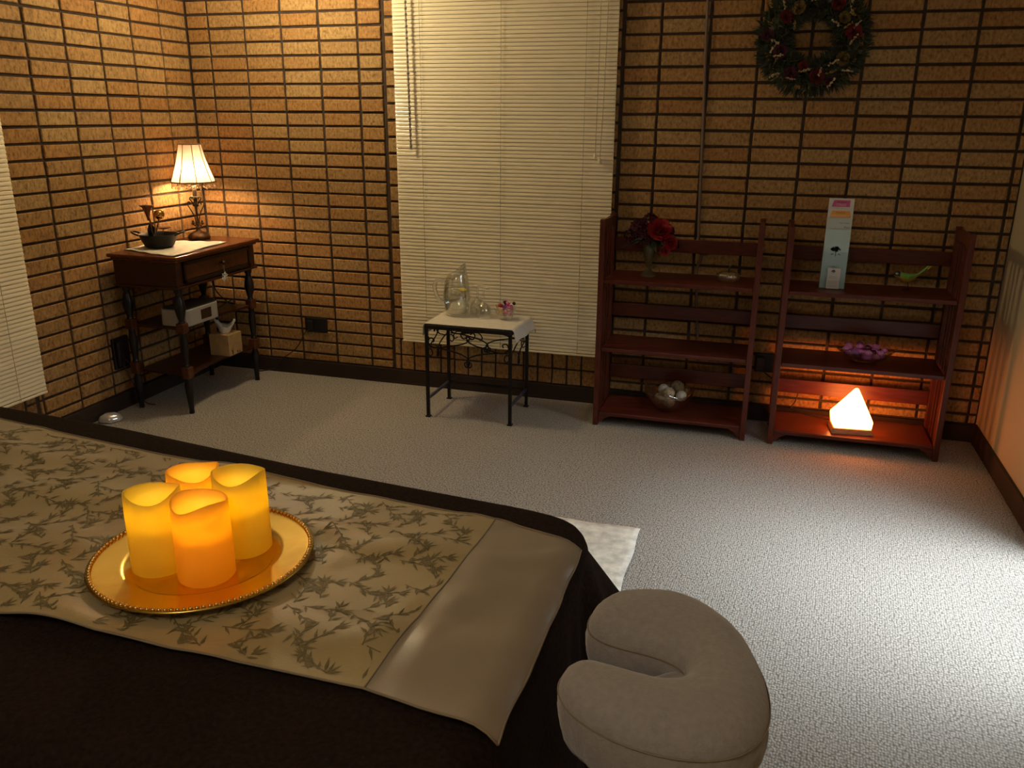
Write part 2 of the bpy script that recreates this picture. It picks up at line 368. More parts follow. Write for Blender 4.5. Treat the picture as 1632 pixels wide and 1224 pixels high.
# ------------------------------------------------------------------ mini blinds
def blind(T,w,zb,zt,label,group,wand=True):
    root=thing('window_blind',label,'blind',T@Vector((w/2,0,zb)))
    inv=Matrix.Translation(-(T@Vector((w/2,0,zb))))
    TT=inv@T
    mb=MB(); pitch=.0178; n=int((zt-zb-.06)/pitch); tilt=math.radians(66)
    for i in range(n):
        zc=zb+.026+i*pitch; prof=[]
        for k in range(6):
            t=k/5-.5; s_=t*.025; bow=.0035*(1-4*t*t)
            yy=-(s_*math.cos(tilt))-bow*math.sin(tilt)*1.0; zz=-s_*math.sin(tilt)+bow*math.cos(tilt)
            prof.append((yy,zz))
        vs=[]
        j0=R.uniform(-.0006,.0006)
        for (yy,zz) in prof:
            for xx in (0,w): vs.append(TT@Vector((xx,yy-.0+j0,zc+zz)))
        mb.add(vs,[(2*k,2*k+1,2*k+3,2*k+2) for k in range(5)],0,True)
    mb.obj('slats',M['slat'],root)
    mb=MB(); mb.box(0,w,-.011,.011,zb,zb+.011,0,TT); mb.obj('bottom_rail',M['slat'],root,bevel=.003)
    mb=MB(); mb.box(-.005,w+.005,-.018,.02,zt-.032,zt,0,TT); mb.obj('headrail',M['slat'],root,bevel=.003)
    for fx in (.13,.5,.87):
        mb=MB(); mb.tube([TT@Vector((w*fx,-.0135,zb+.008)),TT@Vector((w*fx,-.0135,zt-.03))],.0011,5); mb.obj('ladder_cord',M['cordm'],root)
    if wand:
        mb=MB(); mb.tube([TT@Vector((.075,-.03,zt-.05)),TT@Vector((.088,-.028,1.24))],.0042,6)
        for k in range(40):
            z_=1.25+k*.026; mb.tube([TT@Vector((.088-(z_-1.25)*.012,-.0285,z_)),TT@Vector((.088-(z_-1.25)*.012,-.0285,z_+.011))],.0062,6,1)
        tag(mb.obj('tilt_wand',[M['cordm'],M['bronze_clip']],root),'grey beaded tilt wand')
        mb=MB(); mb.tube(spl([TT@Vector((w-.085,-.02,zt-.04)),TT@Vector((w-.08,-.022,1.7)),TT@Vector((w-.083,-.022,1.235))]),.0016,5)
        mb.tube(spl([TT@Vector((w-.045,-.02,zt-.04)),TT@Vector((w-.05,-.022,1.6)),TT@Vector((w-.06,-.022,1.22))]),.0016,5)
        c=mb.obj('pull_cord',M['cordm'],root)
        mb=MB()
        for (dx,z_) in ((-.083,1.215),(-.062,1.195)): mb.lathe([(.003,.024),(.006,.018),(.010,0),(.008,-.004)],tuple(TT@Vector((w+dx,-.022,z_))),10)
        mb.obj('cord_tassel',M['slat'],c)
    return root
blind(Matrix.Translation((1.053,-.032,0)),1.092,.252,2.30,'wide closed ivory mini blind on the back brick wall behind the iron side table',None)
blind(Matrix.Translation((XL+.032,-1.275,0))@Matrix.Rotation(-PI/2,4,'Z')@Matrix.Scale(-1,4,(0,1,0)),1.12,.235,2.30,'ivory mini blind at the left edge of the photo on the left brick wall',None,False)
# ------------------------------------------------------------------ cables and outlets
mb=MB(); mb.tube(spl([(2.518,-.004,2.44),(2.522,-.004,1.88),(2.54,-.004,1.35),(2.556,-.004,.87),(2.575,-.006,.78),(2.56,-.008,.70),(2.58,-.006,.45),(2.60,-.006,.27)]),.0065,8)
tag(mb.obj('wall_cable',M['wiregrey']),'tan cable running down the brick between the blind and the wreath','cable')
def outlet(x0,x1,z0,z1,T,label,cords):
    root=thing('wall_outlet',label,'outlet',T@Vector(((x0+x1)/2,0,z0)))
    S=Matrix.Translation(-root.location)@T
    mb=MB(); mb.box(x0,x1,-.014,.006,z0,z1,0,S); mb.obj('cover_plate',M['black'],root,bevel=.004)
    xc=(x0+x1)/2
    mb=MB()
    mb.box(xc-.045,xc-.008,-.034,-.014,z0+.015,z1-.014,0,S); mb.obj('plug',M['black'],root,bevel=.005)
    mb=MB()
    for dx in (.012,.03):
        pass
    for pts in cords:
        mb=MB(); mb.tube(spl([S@Vector(p) for p in pts]),.0032,6); mb.obj('power_cord',M['wire'],root)
    return root
outlet(.452,.585,.250,.332,I4,'square black outlet plate with a cord on the brick between console and window blind',
  [[(.49,-.03,.27),(.46,-.035,.245),(.40,-.02,.16),(.34,-.02,.11),(.29,-.02,.075),(.24,-.03,.02),(.16,-.06,.005)]])
outlet(2.862,2.965,.245,.335,I4,'black outlet box on the brick in the gap between the two bookcases',
  [[(2.90,-.03,.26),(2.95,-.035,.225),(3.02,-.03,.22),(3.07,-.03,.20),(3.065,-.04,.13),(3.05,-.05,.09),(3.12,-.08,.078),(3.22,-.12,.076),(3.27,-.17,.078)]])
TLW=Matrix.Translation((XL,0,0))@Matrix.Rotation(PI/2,4,'Z')
outlet(-.83,-.725,.205,.36,TLW,'black outlet with plugged adapter low on the left brick wall beside the console',
  [[(-.78,-.03,.25),(-.74,-.05,.20),(-.70,-.04,.27),(-.66,-.03,.42)],[(-.80,-.03,.23),(-.77,-.06,.10),(-.74,-.08,.02),(-.72,-.12,.005)]])
# ------------------------------------------------------------------ console table (left corner)
CX0,CX1,CY0,CY1=-.085,.262,-.79,-.155
root=thing('console_table','dark walnut console table with turned legs and two lower shelves in the corner','table',(.09,-.47,0))
o0=-root.location
def LB(mb,*a,mi=0): mb.box(a[0]+o0.x,a[1]+o0.x,a[2]+o0.y,a[3]+o0.y,a[4],a[5],mi)
mb=MB(); LB(mb,CX0-.012,CX1+.028,CY0-.025,CY1+.02,.757,.775); LB(mb,CX0-.004,CX1+.014,CY0-.012,CY1+.01,.745,.757)
mb.obj('tabletop',M['topwood'],root,bevel=.006,seg=3)
mb=MB(); LB(mb,CX0,CX1-.006,CY0,CY1,.628,.745); LB(mb,CX0-.004,CX1+.010,CY0-.010,CY1+.008,.618,.630)
LB(mb,CX1-.008,CX1,CY0,CY0+.045,.630,.745); LB(mb,CX1-.008,CX1,CY1-.045,CY1,.630,.745)
mb.obj('apron',M['walnut'],root,bevel=.003)
mb=MB(); y0,y1=CY0+.05,CY1-.05
LB(mb,CX1-.008,CX1+.003,y0,y1,.640,.740)
for (a,b,c,d) in ((y0,y1,.640,.655),(y0,y1,.727,.740),(y0,y0+.015,.64,.74),(y1-.015,y1,.64,.74)): LB(mb,CX1,CX1+.009,a,b,c,d,mi=1)
LB(mb,CX1+.003,CX1+.005,y0+.018,y1-.018,.658,.724,mi=2)
dr=mb.obj('drawer',[M['walnut'],M['ebony'],M['burl']],root,bevel=.0015)
mb=MB(); mb.lathe([(.004,0),(.004,.008),(.010,.014),(.011,.020),(.006,.026)],(0,0,0),12,T=Matrix.Translation((CX1+.005+o0.x,-.455+o0.y,.695))@Matrix.Rotation(PI/2,4,'Y'))
mb.obj('knob',M['bronze'],dr)
legprof=[(.020,.618),(.020,.600),(.014,.590),(.017,.575),(.024,.548),(.026,.525),(.022,.500),(.013,.465),(.015,.458),(.018,.452)]
leg2=[(.018,.405),(.013,.396),(.017,.37),(.020,.34),(.017,.30),(.012,.255),(.015,.243),(.018,.236)]
leg3=[(.018,.180),(.013,.172),(.020,.155),(.021,.13),(.016,.07),(.012,.02),(.014,.0)]
for (lx,ly) in ((.239,-.76),(-.055,-.76),(.236,-.187),(-.055,-.187)):
    mb=MB(); c=(lx+o0.x,ly+o0.y,0)
    for pr in (legprof,leg2,leg3): mb.lathe(pr,c,16)
    lg=mb.obj('leg',M['ebony'],root)
    for (a,b) in ((.403,.454),(.178,.238)):
        mb=MB(); mb.box(c[0]-.0215,c[0]+.0215,c[1]-.0215,c[1]+.0215,a,b); k=mb.obj('leg_block',M['burl'],lg,bevel=.006); 
for (nm,z) in (('shelf',.425),('shelf',.195)):
    mb=MB()
    def fn(u,v,z=z):
        x=-.055+u*.294; bow=.03*(1-(2*v-1)**2); y=-.76+v*.573
        return (x+o0.x-(bow if u>.5 else 0),y+o0.y,z)
    n=13; vs=[]; 
    for k in range(n):
        v=k/(n-1); xx=.244-.035*math.sin(PI*v); vs.append((-.055+o0.x,-.745+v*.543+o0.y)); vs.append((xx+o0.x,-.745+v*.543+o0.y))
    top=[(a,b,z) for a,b in vs]; bot=[(a,b,z-.014) for a,b in vs]; N=len(top)
    fs=[]
    for k in range(n-1):
        i=2*k; fs+=[(i,i+1,i+3,i+2),(N+i,N+i+2,N+i+3,N+i+1),(i,i+2,N+i+2,N+i),(i+1,N+i+1,N+i+3,i+3)]
    fs+=[(0,N,N+1,1),(N-2,N-1,2*N-1,2*N-2)]
    mb.add(top+bot,fs); mb.obj(nm,M['walnut'],root,bevel=.002)
# cloth on console
mb=MB()
A,B_,C_,D_=Vector((-.085,-.705,0)),Vector((.268,-.806,0)),Vector((.222,-.335,0)),Vector((-.075,-.40,0))
def fn(u,v):
    p=(A*(1-u)+B_*u)*(1-v)+(D_*(1-u)+C_*u)*v
    return (p.x+.004*math.sin(9*v),p.y+.004*math.sin(8*u),.7795+.0012*math.sin(p.x*70+p.y*30)+.0008*noise.noise(p*25))
mb.grid(fn,20,24)
tag(mb.obj('table_cloth',M['whitecloth'],solid=.003),'folded cream cloth lying under the black fountain bowl on the console','cloth')
# fountain
fx,fy,fz=.045,-.612,.782
root=thing('tabletop_fountain','black metal bowl fountain with copper lily and gold cup on the console','fountain',(fx,fy,fz))
mb=MB(); mb.lathe([(.03,.001),(.056,.001),(.066,.010),(.079,.035),(.087,.058),(.092,.064),(.0925,.067),(.088,.066),(.082,.056),(.074,.034),(.06,.012),(.03,.006)],n=36)
mb.obj('bowl',M['blackmetal'],root)
for s_ in (-1,1):
    mb=MB(); d=Vector((.93,.36,0))*s_; q=Vector((-.36,.93,0))
    mb.tube(spl([d*.085-q*.028+Vector((0,0,.060)),d*.112-q*.024+Vector((0,0,.072)),d*.124+Vector((0,0,.076)),d*.112+q*.024+Vector((0,0,.072)),d*.085+q*.028+Vector((0,0,.060))]),.0042,8)
    mb.obj('handle',M['blackmetal'],root)
mb=MB(); mb.lathe([(.001,.050),(.079,.050),(.079,.051),(.001,.051)],n=32); mb.obj('water_surface',M['water'],root)
mb=MB(); mb.tube(spl([(-.02,-.01,.01),(-.026,-.01,.07),(-.03,-.008,.12),(-.035,-.01,.15)]),.004,8); mb.tube(spl([(-.02,0,.04),(-.005,.008,.10),(.004,.012,.135)]),.003,8)
mb.obj('stem',M['copper'],root)
mb=MB(); mb.lathe([(.004,0),(.008,.018),(.014,.042),(.020,.062),(.031,.072)],(-.036,-.012,.128),24,fl=lambda a,z:1+(.22*math.cos(5*a) if z>.06 else .05*math.cos(5*a)))
mb.v=mb.v; f_=mb.obj('lily_flower',M['copper'],root)
mb=MB(); mb.lathe([(.002,-.024),(.014,-.020),(.023,-.008),(.025,.004),(.021,.016),(.012,.023),(.002,.025)],(.008,.012,.155),20)
tag(mb.obj('gold_cup',M['goldcup'],root),'shiny gold cup')
mb=MB()
for (a,l,zz) in ((2.6,.05,.06),(3.6,.045,.055),(4.6,.04,.05),(2.0,.05,.065)):
    def fn(u,v,a=a,l=l,zz=zz):
        w=.016*math.sin(PI*min(1,v*.95+.03)); t=(u-.5)*2
        return (-.03+math.cos(a)*.012*v+(-math.sin(a))*w*t,-.01+math.sin(a)*.012*v+math.cos(a)*w*t,zz-.01+l*v*1.3-.004*t*t)
    mb.grid(fn,5,8)
mb.obj('leaf',M['blackmetal'],root,solid=.0015)
mb=MB(); mb.lathe([(.002,-.004),(.018,0),(.034,.006),(.034,.008),(.018,.003),(.002,0)],(.022,.018,.088),20); mb.tube([(.012,.012,.05),(.02,.016,.088)],.003,6)
mb.obj('catch_dish',M['copper'],root)
# table lamp
lx,ly=.012,-.262
root=thing('table_lamp','lit bronze scroll table lamp with a beaded cream bell shade on the console','lamp',(lx,ly,.7755))
mb=MB(); mb.lathe([(.052,0),(.057,.006),(.054,.018),(.045,.030),(.024,.036),(.014,.044),(.010,.052),(.014,.060),(.009,.068)],n=28); mb.obj('base',M['bronze'],root)
mb=MB(); mb.tube([(0,0,.06),(0,0,.225)],.0055,10); mb.lathe([(.008,.165),(.016,.170),(.016,.176),(.007,.182),(.010,.20),(.012,.206),(.006,.212)],n=14); mb.obj('stem',M['bronze'],root)
for k in range(4):
    a=k*PI/2+.5; d=Vector((math.cos(a),math.sin(a),0))
    P=[(.030,.082),(.024,.074),(.017,.080),(.020,.092),(.026,.09),(.014,.066),(.009,.085),(.011,.11),(.022,.14),(.034,.163),(.040,.180),(.034,.191),(.026,.186),(.028,.177)]
    mb=MB(); mb.tube(spl([d*p[0]+Vector((0,0,p[1])) for p in P],5),.0028,6)
    P=[(.010,.172),(.016,.188),(.026,.202),(.024,.213),(.015,.211),(.017,.203)]
    mb.tube(spl([d*p[0]+Vector((0,0,p[1])) for p in P],5),.0025,6)
    mb.obj('scroll',M['bronze'],root)
mb=MB(); mb.lathe([(.011,.215),(.011,.27),(.008,.272)],n=14); mb.lathe([(.020,.214),(.024,.217),(.019,.219)],n=16); mb.obj('candle_sleeve',M['socket'],root)
sh=[(.106,.292),(.098,.315),(.084,.355),(.072,.395),(.062,.435),(.054,.478)]
mb=MB()
def fn(u,v):
    i=v*(len(sh)-1); k=min(int(i),len(sh)-2); t=i-k; rr=sh[k][0]*(1-t)+sh[k+1][0]*t; zz=sh[k][1]*(1-t)+sh[k+1][1]*t
    a=2*PI*u; g=abs(((u*8)%1)-.5)*2; rr*=1-.05*(1-g**2)+.02
    return (rr*math.cos(a),rr*math.sin(a),zz)
mb.grid(fn,64,14,wrapu=True); s_=mb.obj('lamp_shade',M['shade'],root)
mb=MB()
for k in range(8):
    a=2*PI*k/8; mb.tube([Vector((q[0]*1.03*math.cos(a),q[0]*1.03*math.sin(a),q[1])) for q in sh],.0019,6)
for (rr,zz,t) in ((.107,.292,.0034),(.0545,.478,.003)):
    mb.tube([(rr*math.cos(2*PI*k/40),rr*math.sin(2*PI*k/40),zz) for k in range(41)],t,6)
mb.obj('braid_trim',M['trimf'],s_)
mb=MB()
for k in range(40):
    a=2*PI*k/40; x,y=.106*math.cos(a),.106*math.sin(a); l=.012 if k%2 else .022
    mb.tube([(x,y,.290),(x,y,.290-l)],.0006,4); mb.ball((x,y,.290-l-.004),.0048,8,6)
mb.obj('bead_fringe',M['bead'],s_)
mb=MB(); mb.ball((0,0,.335),(.014,.014,.028),12,8); mb.obj('bulb',M['bulb'],root)
# clock radio
root=thing('clock_radio','grey docking clock radio with dark display on the console middle shelf','radio',(.178,-.605,.4255))
def rr_box(mb,x0,x1,y0,y1,z0,z1,rad,mi=0,n=6):
    P=[]
    for (cx,cy,a0) in ((x1-rad,y1-rad,0),(x0+rad,y1-rad,PI/2),(x0+rad,y0+rad,PI),(x1-rad,y0+rad,1.5*PI)):
        for k in range(n+1): a=a0+PI/2*k/n; P.append((cx+rad*math.cos(a),cy+rad*math.sin(a)))
    m=len(P); mb.add([(a,b,z0) for a,b in P]+[(a,b,z1) for a,b in P],[list(range(m))[::-1],list(range(m,2*m))]+[(k,(k+1)%m,m+(k+1)%m,m+k) for k in range(m)],mi)
mb=MB(); rr_box(mb,-.085,.075,-.135,.130,0,.082,.035); mb.obj('body',M['plasticgrey'],root,bevel=.005)
mb=MB(); rr_box(mb,-.078,.068,-.128,.123,.082,.086,.03); mb.obj('top_panel',M['darkgrey'],root)
mb=MB(); mb.box(.074,.0765,-.025,.055,.018,.066); mb.obj('display',M['display'],root,bevel=.003)
mb=MB(); mb.lathe([(.022,0),(.024,.004),(.024,.036),(.022,.040),(.018,.038),(.018,.006),(.004,.005)],n=20)
o=mb.obj('votive_holder',M['purplegl']); o.location=(.150,-.66,.512); tag(o,'small purple glazed votive holder standing on the grey clock radio','holder')
mb=MB(); mb.tube(spl([(.20,-.47,.45),(.17,-.42,.47),(.10,-.36,.44),(.13,-.30,.455),(.18,-.25,.44),(.12,-.22,.435),(.03,-.20,.50),(.0,-.17,.62)]),.0035,6)
mb.tube(spl([(.10,-.46,.45),(.15,-.38,.436),(.20,-.30,.47),(.15,-.23,.436),(.08,-.28,.45)]),.0035,6)
tag(mb.obj('cord_tangle',M['black']),'tangled black cords behind the clock radio on the middle shelf','cord')
# tissue box
root=thing('tissue_box','tan tissue box with a white tissue pulled up on the console bottom shelf','tissue box',(.183,-.362,.1955))
mb=MB(); mb.box(-.058,.058,-.058,.058,0,.112); b=mb.obj('box',M['tissuebox'],root,bevel=.002)
for (s0,hh,x) in ((-.03,.05,.0585),(.012,.028,.0585),(.03,.018,.0585)):
    mb=MB()
    mb.add([(x,s0,.004),(x,s0+.006,.004),(x,s0+.004,hh),(x,s0-.01,.004+hh*.6),(x+.0001,s0+.0,hh*.5)],[(0,1,2,4),(0,4,3)])
    mb.obj('grass_print',M['wire'],b)
mb=MB()
def fn(u,v):
    a=2*PI*u; rr=.022+.032*v+.006*math.sin(3*a+2)*v; return (rr*math.cos(a),rr*.8*math.sin(a)+.012*v,.108+.055*v*(1+.35*math.sin(2*a+.6))+.003*math.sin(9*a))
mb.grid(fn,28,7,wrapu=True); mb.obj('tissue',M['tissue'],root,solid=.001)
# ornament on knob
root=thing('snowflake_ornament','silver snowflake ornament hanging by a ribbon from the console drawer knob','ornament',(.283,-.455,.60))
mb=MB(); mb.tube([(0,0,.050),(.0,.004,.075),(.0,.003,.1)],.0012,5); mb.tube([(0,0,.050),(0,-.005,.07),(0,-.002,.1)],.0012,5); mb.obj('ribbon',M['ribbon'],root)
mb=MB()
for k in range(6):
    a=k*PI/3+.3; c,s_=math.cos(a),math.sin(a); mb.tube([(0,0,.024),(0,c*.026,.024+s_*.026)],.0022,6)
    for q in (-.5,.5): mb.tube([(0,c*.014,.024+s_*.014),(0,c*.014+math.cos(a+q*2)*.01,.024+s_*.014+math.sin(a+q*2)*.01)],.0017,6)
mb.lathe([(.002,-.002),(.009,-.001),(.009,.001),(.002,.002)],(0,0,0),10,T=Matrix.Translation((0,0,.024))@Matrix.Rotation(PI/2,4,'Y')); mb.obj('snowflake',M['snow'],root)
# shiny thing on floor by the left wall
mb=MB(); mb.lathe([(.005,0),(.045,.002),(.05,.015),(.038,.032),(.02,.04),(.005,.042)],(0,0,0),20,fl=lambda a,z:1+.12*math.sin(2*a)+.05*math.sin(5*a))
o=mb.obj('plastic_lid',M['chrome']); o.location=(-.055,-.975,0); tag(o,'small shiny plastic lid on the carpet by the left wall beyond the massage table','lid')
# ------------------------------------------------------------------ iron side table
FX0,FX1,FY0,FY1=1.361,1.776,-.449,-.165; ZT=.462
root=thing('iron_side_table','black wrought iron side table with scrolled apron below the window blind','table',((FX0+FX1)/2,(FY0+FY1)/2,0))
ox,oy=root.location.x,root.location.y; hx,hy=(FX1-FX0)/2,(FY1-FY0)/2
mb=MB(); rr_box(mb,-hx-.012,hx+.012,-hy-.012,hy+.012,ZT-.020,ZT,.02); mb.obj('tabletop',M['iron'],root,bevel=.003)
for sx in (-1,1):
    for sy in (-1,1):
        mb=MB(); mb.box(sx*hx-.0075,sx*hx+.0075,sy*hy-.0075,sy*hy+.0075,.006,ZT-.018); mb.box(sx*hx-.012,sx*hx+.012,sy*hy-.012,sy*hy+.012,0,.007)
        mb.obj('leg',M['iron'],root,bevel=.0015)
for (a,b,c,d) in ((-hx,hx,hy-.005,hy+.005),):
    mb=MB(); mb.box(a,b,c,d,.088,.098); mb.obj('stretcher',M['iron'],root)
for sx in (-1,1):
    mb=MB(); mb.box(sx*hx-.005,sx*hx+.005,-hy,hy,.088,.100); tag(mb.obj('stretcher',M['bluemetal'],root),'bluish side stretcher')
def scrollpanel(a,b):
    a=Vector(a); b=Vector(b)
    def P(u,z): p=a+(b-a)*u; return Vector((p.x,p.y,z))
    mb=MB()
    for m in (0,1):
        F=lambda L:[P((1-u) if m else u,z) for u,z in L]
        mb.tube(spl(F([(.53,.428),(.56,.438),(.585,.425),(.565,.408),(.53,.408),(.49,.422),(.485,.405),(.52,.388),(.60,.375),(.70,.366),(.83,.353),(.92,.352),(.975,.368),(.975,.387),(.945,.397),(.91,.39),(.92,.378)]),5),.0034,6)
        mb.tube(spl(F([(.97,.352),(.87,.351),(.72,.342),(.58,.328),(.50,.308),(.485,.285),(.505,.268),(.535,.272),(.54,.288),(.52,.292)]),5),.0034,6)
        mb.tube(spl(F([(.99,.34),(.95,.343),(.93,.325),(.95,.308),(.975,.315)]),5),.003,6)
        mb.tube(spl(F([(.50,.435),(.38,.44),(.33,.42),(.345,.405),(.375,.412)]),5),.003,6)
    for zz in (.40,.30): 
        p=P(.5,zz); mb.tube([P(.485,zz),P(.515,zz)],.006,6)
    return mb.obj('scroll_apron',M['iron'],root)
scrollpanel((-hx,-hy,0),(hx,-hy,0)); scrollpanel((-hx,hy,0),(hx,hy,0)); scrollpanel((-hx,-hy,0),(-hx,hy,0)); scrollpanel((hx,-hy,0),(hx,hy,0))
# cloth on it, overhanging left and right
mb=MB()
def fn(u,v):
    s=(u-.5)*2*(hx+.075); lim=hx+.010; y=FY0+.0+ (FY1+.035-FY0)*v
    ss=abs(s); sg=1 if s>0 else -1
    if ss<=lim: x=s; z=ZT+.004
    else:
        e=ss-lim; x=sg*(lim+.007*min(1,e/.01)+(.02*(e/.07)*(.3+.7*v) )+.004*math.sin(v*14+sg)*e/.07); z=ZT+.004-e*(.96)
    if y>FY1+.014: z-= (y-FY1-.014)*.9; y=FY1+.014+(y-FY1-.014)*.3
    return (ox+x,y,z+.0008*noise.noise(Vector((x*30,y*30,0))))
mb.grid(fn,60,20)
tag(mb.obj('table_cloth',M['whitecloth'],solid=.002),'white cloth draped over the sides of the iron side table','cloth')
zt=ZT+.0062
# pitcher
px_,py_=1.440,-.245
root=thing('water_pitcher','tall clear glass water pitcher with a pouring lip on the iron side table','pitcher',(px_,py_,zt))
def lip(a,z):
    return 1
mb=MB()
po=[(.045,0),(.050,.004),(.060,.035),(.066,.075),(.067,.105),(.063,.15),(.058,.185),(.054,.205)]
pi_=[(.050,.205),(.0545,.185),(.0595,.15),(.063,.105),(.062,.075),(.056,.037),(.044,.012),(.004,.010)]
n=40; prof=po+pi_; vs=[]
for (rr,z) in prof:
    for k in range(n):
        a=2*PI*k/n; c=math.cos(a)   # lip towards +x
        zz=z; r_=rr
        if z>.14:
            w=(z-.14)/.065; g=(.5+.5*c)**1.6
            zz=z+w*w*g*.060-w*.006; r_=rr*(1-.16*w-.16*w*w*g*abs(math.sin(a)))
        vs.append((r_*math.cos(a),r_*math.sin(a),zz))
m=len(prof); fs=[(i*n+k,i*n+(k+1)%n,(i+1)*n+(k+1)%n,(i+1)*n+k) for i in range(m-1) for k in range(n)]
fs.append(list(range(n))[::-1]); fs.append([(m-1)*n+k for k in range(n)]); mb.add(vs,fs,0,True); mb.obj('body',M['thin'],root)
mb=MB(); mb.tube(spl([(-.060,0,.160),(-.080,0,.172),(-.100,0,.165),(-.108,0,.140),(-.100,0,.10),(-.085,0,.072),(-.066,0,.062)],6),.0095,10); mb.obj('handle',M['glass'],root)
root.rotation_euler=(0,0,.25)
mb=MB(); mb.lathe([(.003,.0108),(.043,.0128),(.0552,.038),(.0612,.075),(.0622,.105),(.0606,.127),(.003,.127)],(px_,py_,zt),36)
tag(mb.obj('water',M['water']),'clear water filling the lower half of the glass pitcher','water')
mb=MB(); mb.lathe([(.002,-.003),(.022,-.003),(.024,0),(.022,.003),(.002,.003)],(0,0,0),20)
o=mb.obj('lemon_slice',M['lemon']); o.location=(px_+.034,py_-.012,zt+.128); o.rotation_euler=(.1,.12,0); tag(o,'yellow lemon slice floating in the glass pitcher','lemon')
# upside-down goblets
def goblet(loc,label):
    root=thing('goblet',label,'glass',loc,0,'upturned goblets')
    mb=MB(); mb.lathe([(.043,0),(.046,.012),(.046,.035),(.038,.062),(.020,.078),(.008,.083),(.006,.088),(.006,.075),(.018,.073),(.035,.058),(.0435,.034),(.0435,.012),(.041,0)],n=28,close=True); mb.obj('bowl',M['thin'],root)
    mb=MB(); mb.lathe([(.006,.082),(.009,.095),(.007,.112),(.006,.130),(.009,.142),(.022,.148),(.038,.151),(.038,.153),(.004,.153)],n=24); mb.obj('stem',M['thin'],root)
    return root
g0=goblet((1.580,-.252,zt),'clear stemmed goblet upside down just right of the pitcher')
g0.scale=(.85,.85,.94)
g1=dup(g0); g1.location=(1.527,-.187,zt); g1['label']='clear stemmed goblet upside down behind, partly hidden by the pitcher'
# candy bowl
cx_,cy_=1.690,-.250
root=thing('candy_dish','small cut glass bowl with scalloped rim on the iron side table','bowl',(cx_,cy_,zt))
mb=MB(); mb.lathe([(.022,0),(.030,.002),(.040,.016),(.049,.040),(.053,.066),(.050,.066),(.046,.042),(.037,.020),(.026,.008),(.004,.007)],n=36,fl=lambda a,z:1+.03*math.cos(12*a)); mb.obj('bowl',M['thin'],root)
mb=MB(); mb.ball((0,0,0),(.012,.009,.008),10,6)
mb.add([(.011,0,0),(.020,.008,.003),(.021,-.007,-.002)],[(0,1,2)]); mb.add([(-.011,0,0),(-.020,.008,-.002),(-.020,-.007,.003)],[(0,1,2)])
cm={k:None for k in 'prybv'}
for k in cm:
    me_=mb.obj('wrapped_candy',M['candy'+k]); cm[k]=me_
names={'p':'pink foil wrapped candy in the small glass bowl','r':'red foil wrapped candy in the small glass bowl','y':'golden foil wrapped candy in the small glass bowl','b':'dark brown wrapped candy in the small glass bowl','v':'violet wrapped candy in the small glass bowl'}
lay=[(0,0,.020,'p'),(.018,.004,.024,'p'),(-.018,.002,.024,'y'),(.002,.018,.025,'r'),(.0,-.018,.025,'v'),
 (.026,.012,.040,'p'),(-.028,-.004,.042,'y'),(-.012,.024,.042,'r'),(.012,-.026,.040,'p'),(-.014,-.024,.040,'y'),(.0,.002,.042,'p'),(.028,-.010,.044,'p'),
 (.014,.010,.058,'p'),(-.016,.004,.060,'r'),(.0,-.014,.060,'v'),(.030,.0,.062,'p'),(-.030,.010,.060,'y'),(.006,.026,.062,'p'),(-.006,.016,.076,'b'),(.012,-.002,.076,'p'),(-.022,-.012,.066,'r'),(.040,.010,.076,'b'),(.022,-.018,.062,'p')]
seen={}
for (x,y,z,k) in lay:
    o=cm[k] if k not in seen else cm[k].copy()
    if k in seen: COL.objects.link(o)
    seen[k]=1
    o.location=(cx_+x,cy_+y,zt+z); o.rotation_euler=(R.uniform(-1,1),R.uniform(-1,1),R.uniform(0,6))
    tag(o,names[k],'candy','wrapped candies in the glass bowl')
# ------------------------------------------------------------------ bookcases
def bookcase(x0,x1,label):
    w=x1-x0; d=.288; yb=-.03
    root=thing('bookcase',label,'shelf',((x0+x1)/2,yb-d/2,0),0,'cherry folding bookcases')
    hw=w/2; hd=d/2; HT=.968
    for s_ in (-1,1):
        xa=s_*hw; xb=s_*(hw-.024); a,b=min(xa,xb),max(xa,xb)
        mb=MB()
        mb.box(a,b,-hd,-hd+.036,0,HT); mb.box(a,b,hd-.036,hd,0,HT)
        for (z0,z1) in ((HT-.05,HT-.006),(.030,.062)): mb.box(a+.003,b-.003,-hd+.036,hd-.036,z0,z1)
        sp=mb.obj('side_panel',M['cherry2'],root,bevel=.002)
        for k in range(3):
            yy=-hd+.036+ (d-.072)*(k+1)/4
            mb=MB(); mb.box(a+.008,b-.008,yy-.011,yy+.011,.062,HT-.05); mb.obj('slat',M['cherry2'],sp)
    for z in (.700,.381,.066):
        mb=MB(); mb.box(-hw+.0255,hw-.0255,-hd+.006,hd-.004,z-.018,z); mb.obj('shelf',M['cherry'],root,bevel=.003)
    for (z0,z1) in ((.797,.858),(.478,.540),(.165,.232)):
        mb=MB(); mb.box(-hw+.0245,hw-.0245,hd-.016,hd-.002,z0,z1); mb.obj('back_rail',M['cherry'],root,bevel=.002)
    for s_ in (-1,1):
        mb=MB(); x=s_*(hw-.0245)
        vs=[];P=[(0,.048),(0,.012),(.012,.016),(.026,.034),(.050,.046),(.050,.048)]
        for y in (-hd+.008,-hd+.020): vs+=[(x-s_*p[0],y,p[1]) for p in P]
        n=len(P); mb.add(vs,[list(range(n)),list(range(n,2*n))[::-1]]+[(k,(k+1)%n,n+(k+1)%n,n+k) for k in range(n)]); mb.obj('bracket',M['cherry'],root)
    return root
bookcase(2.148,2.851,'left cherry bookcase beside the blind, holding the red flower vase and glass bowl')
bookcase(2.948,3.652,'right cherry bookcase in the corner, holding the glowing salt lamp')
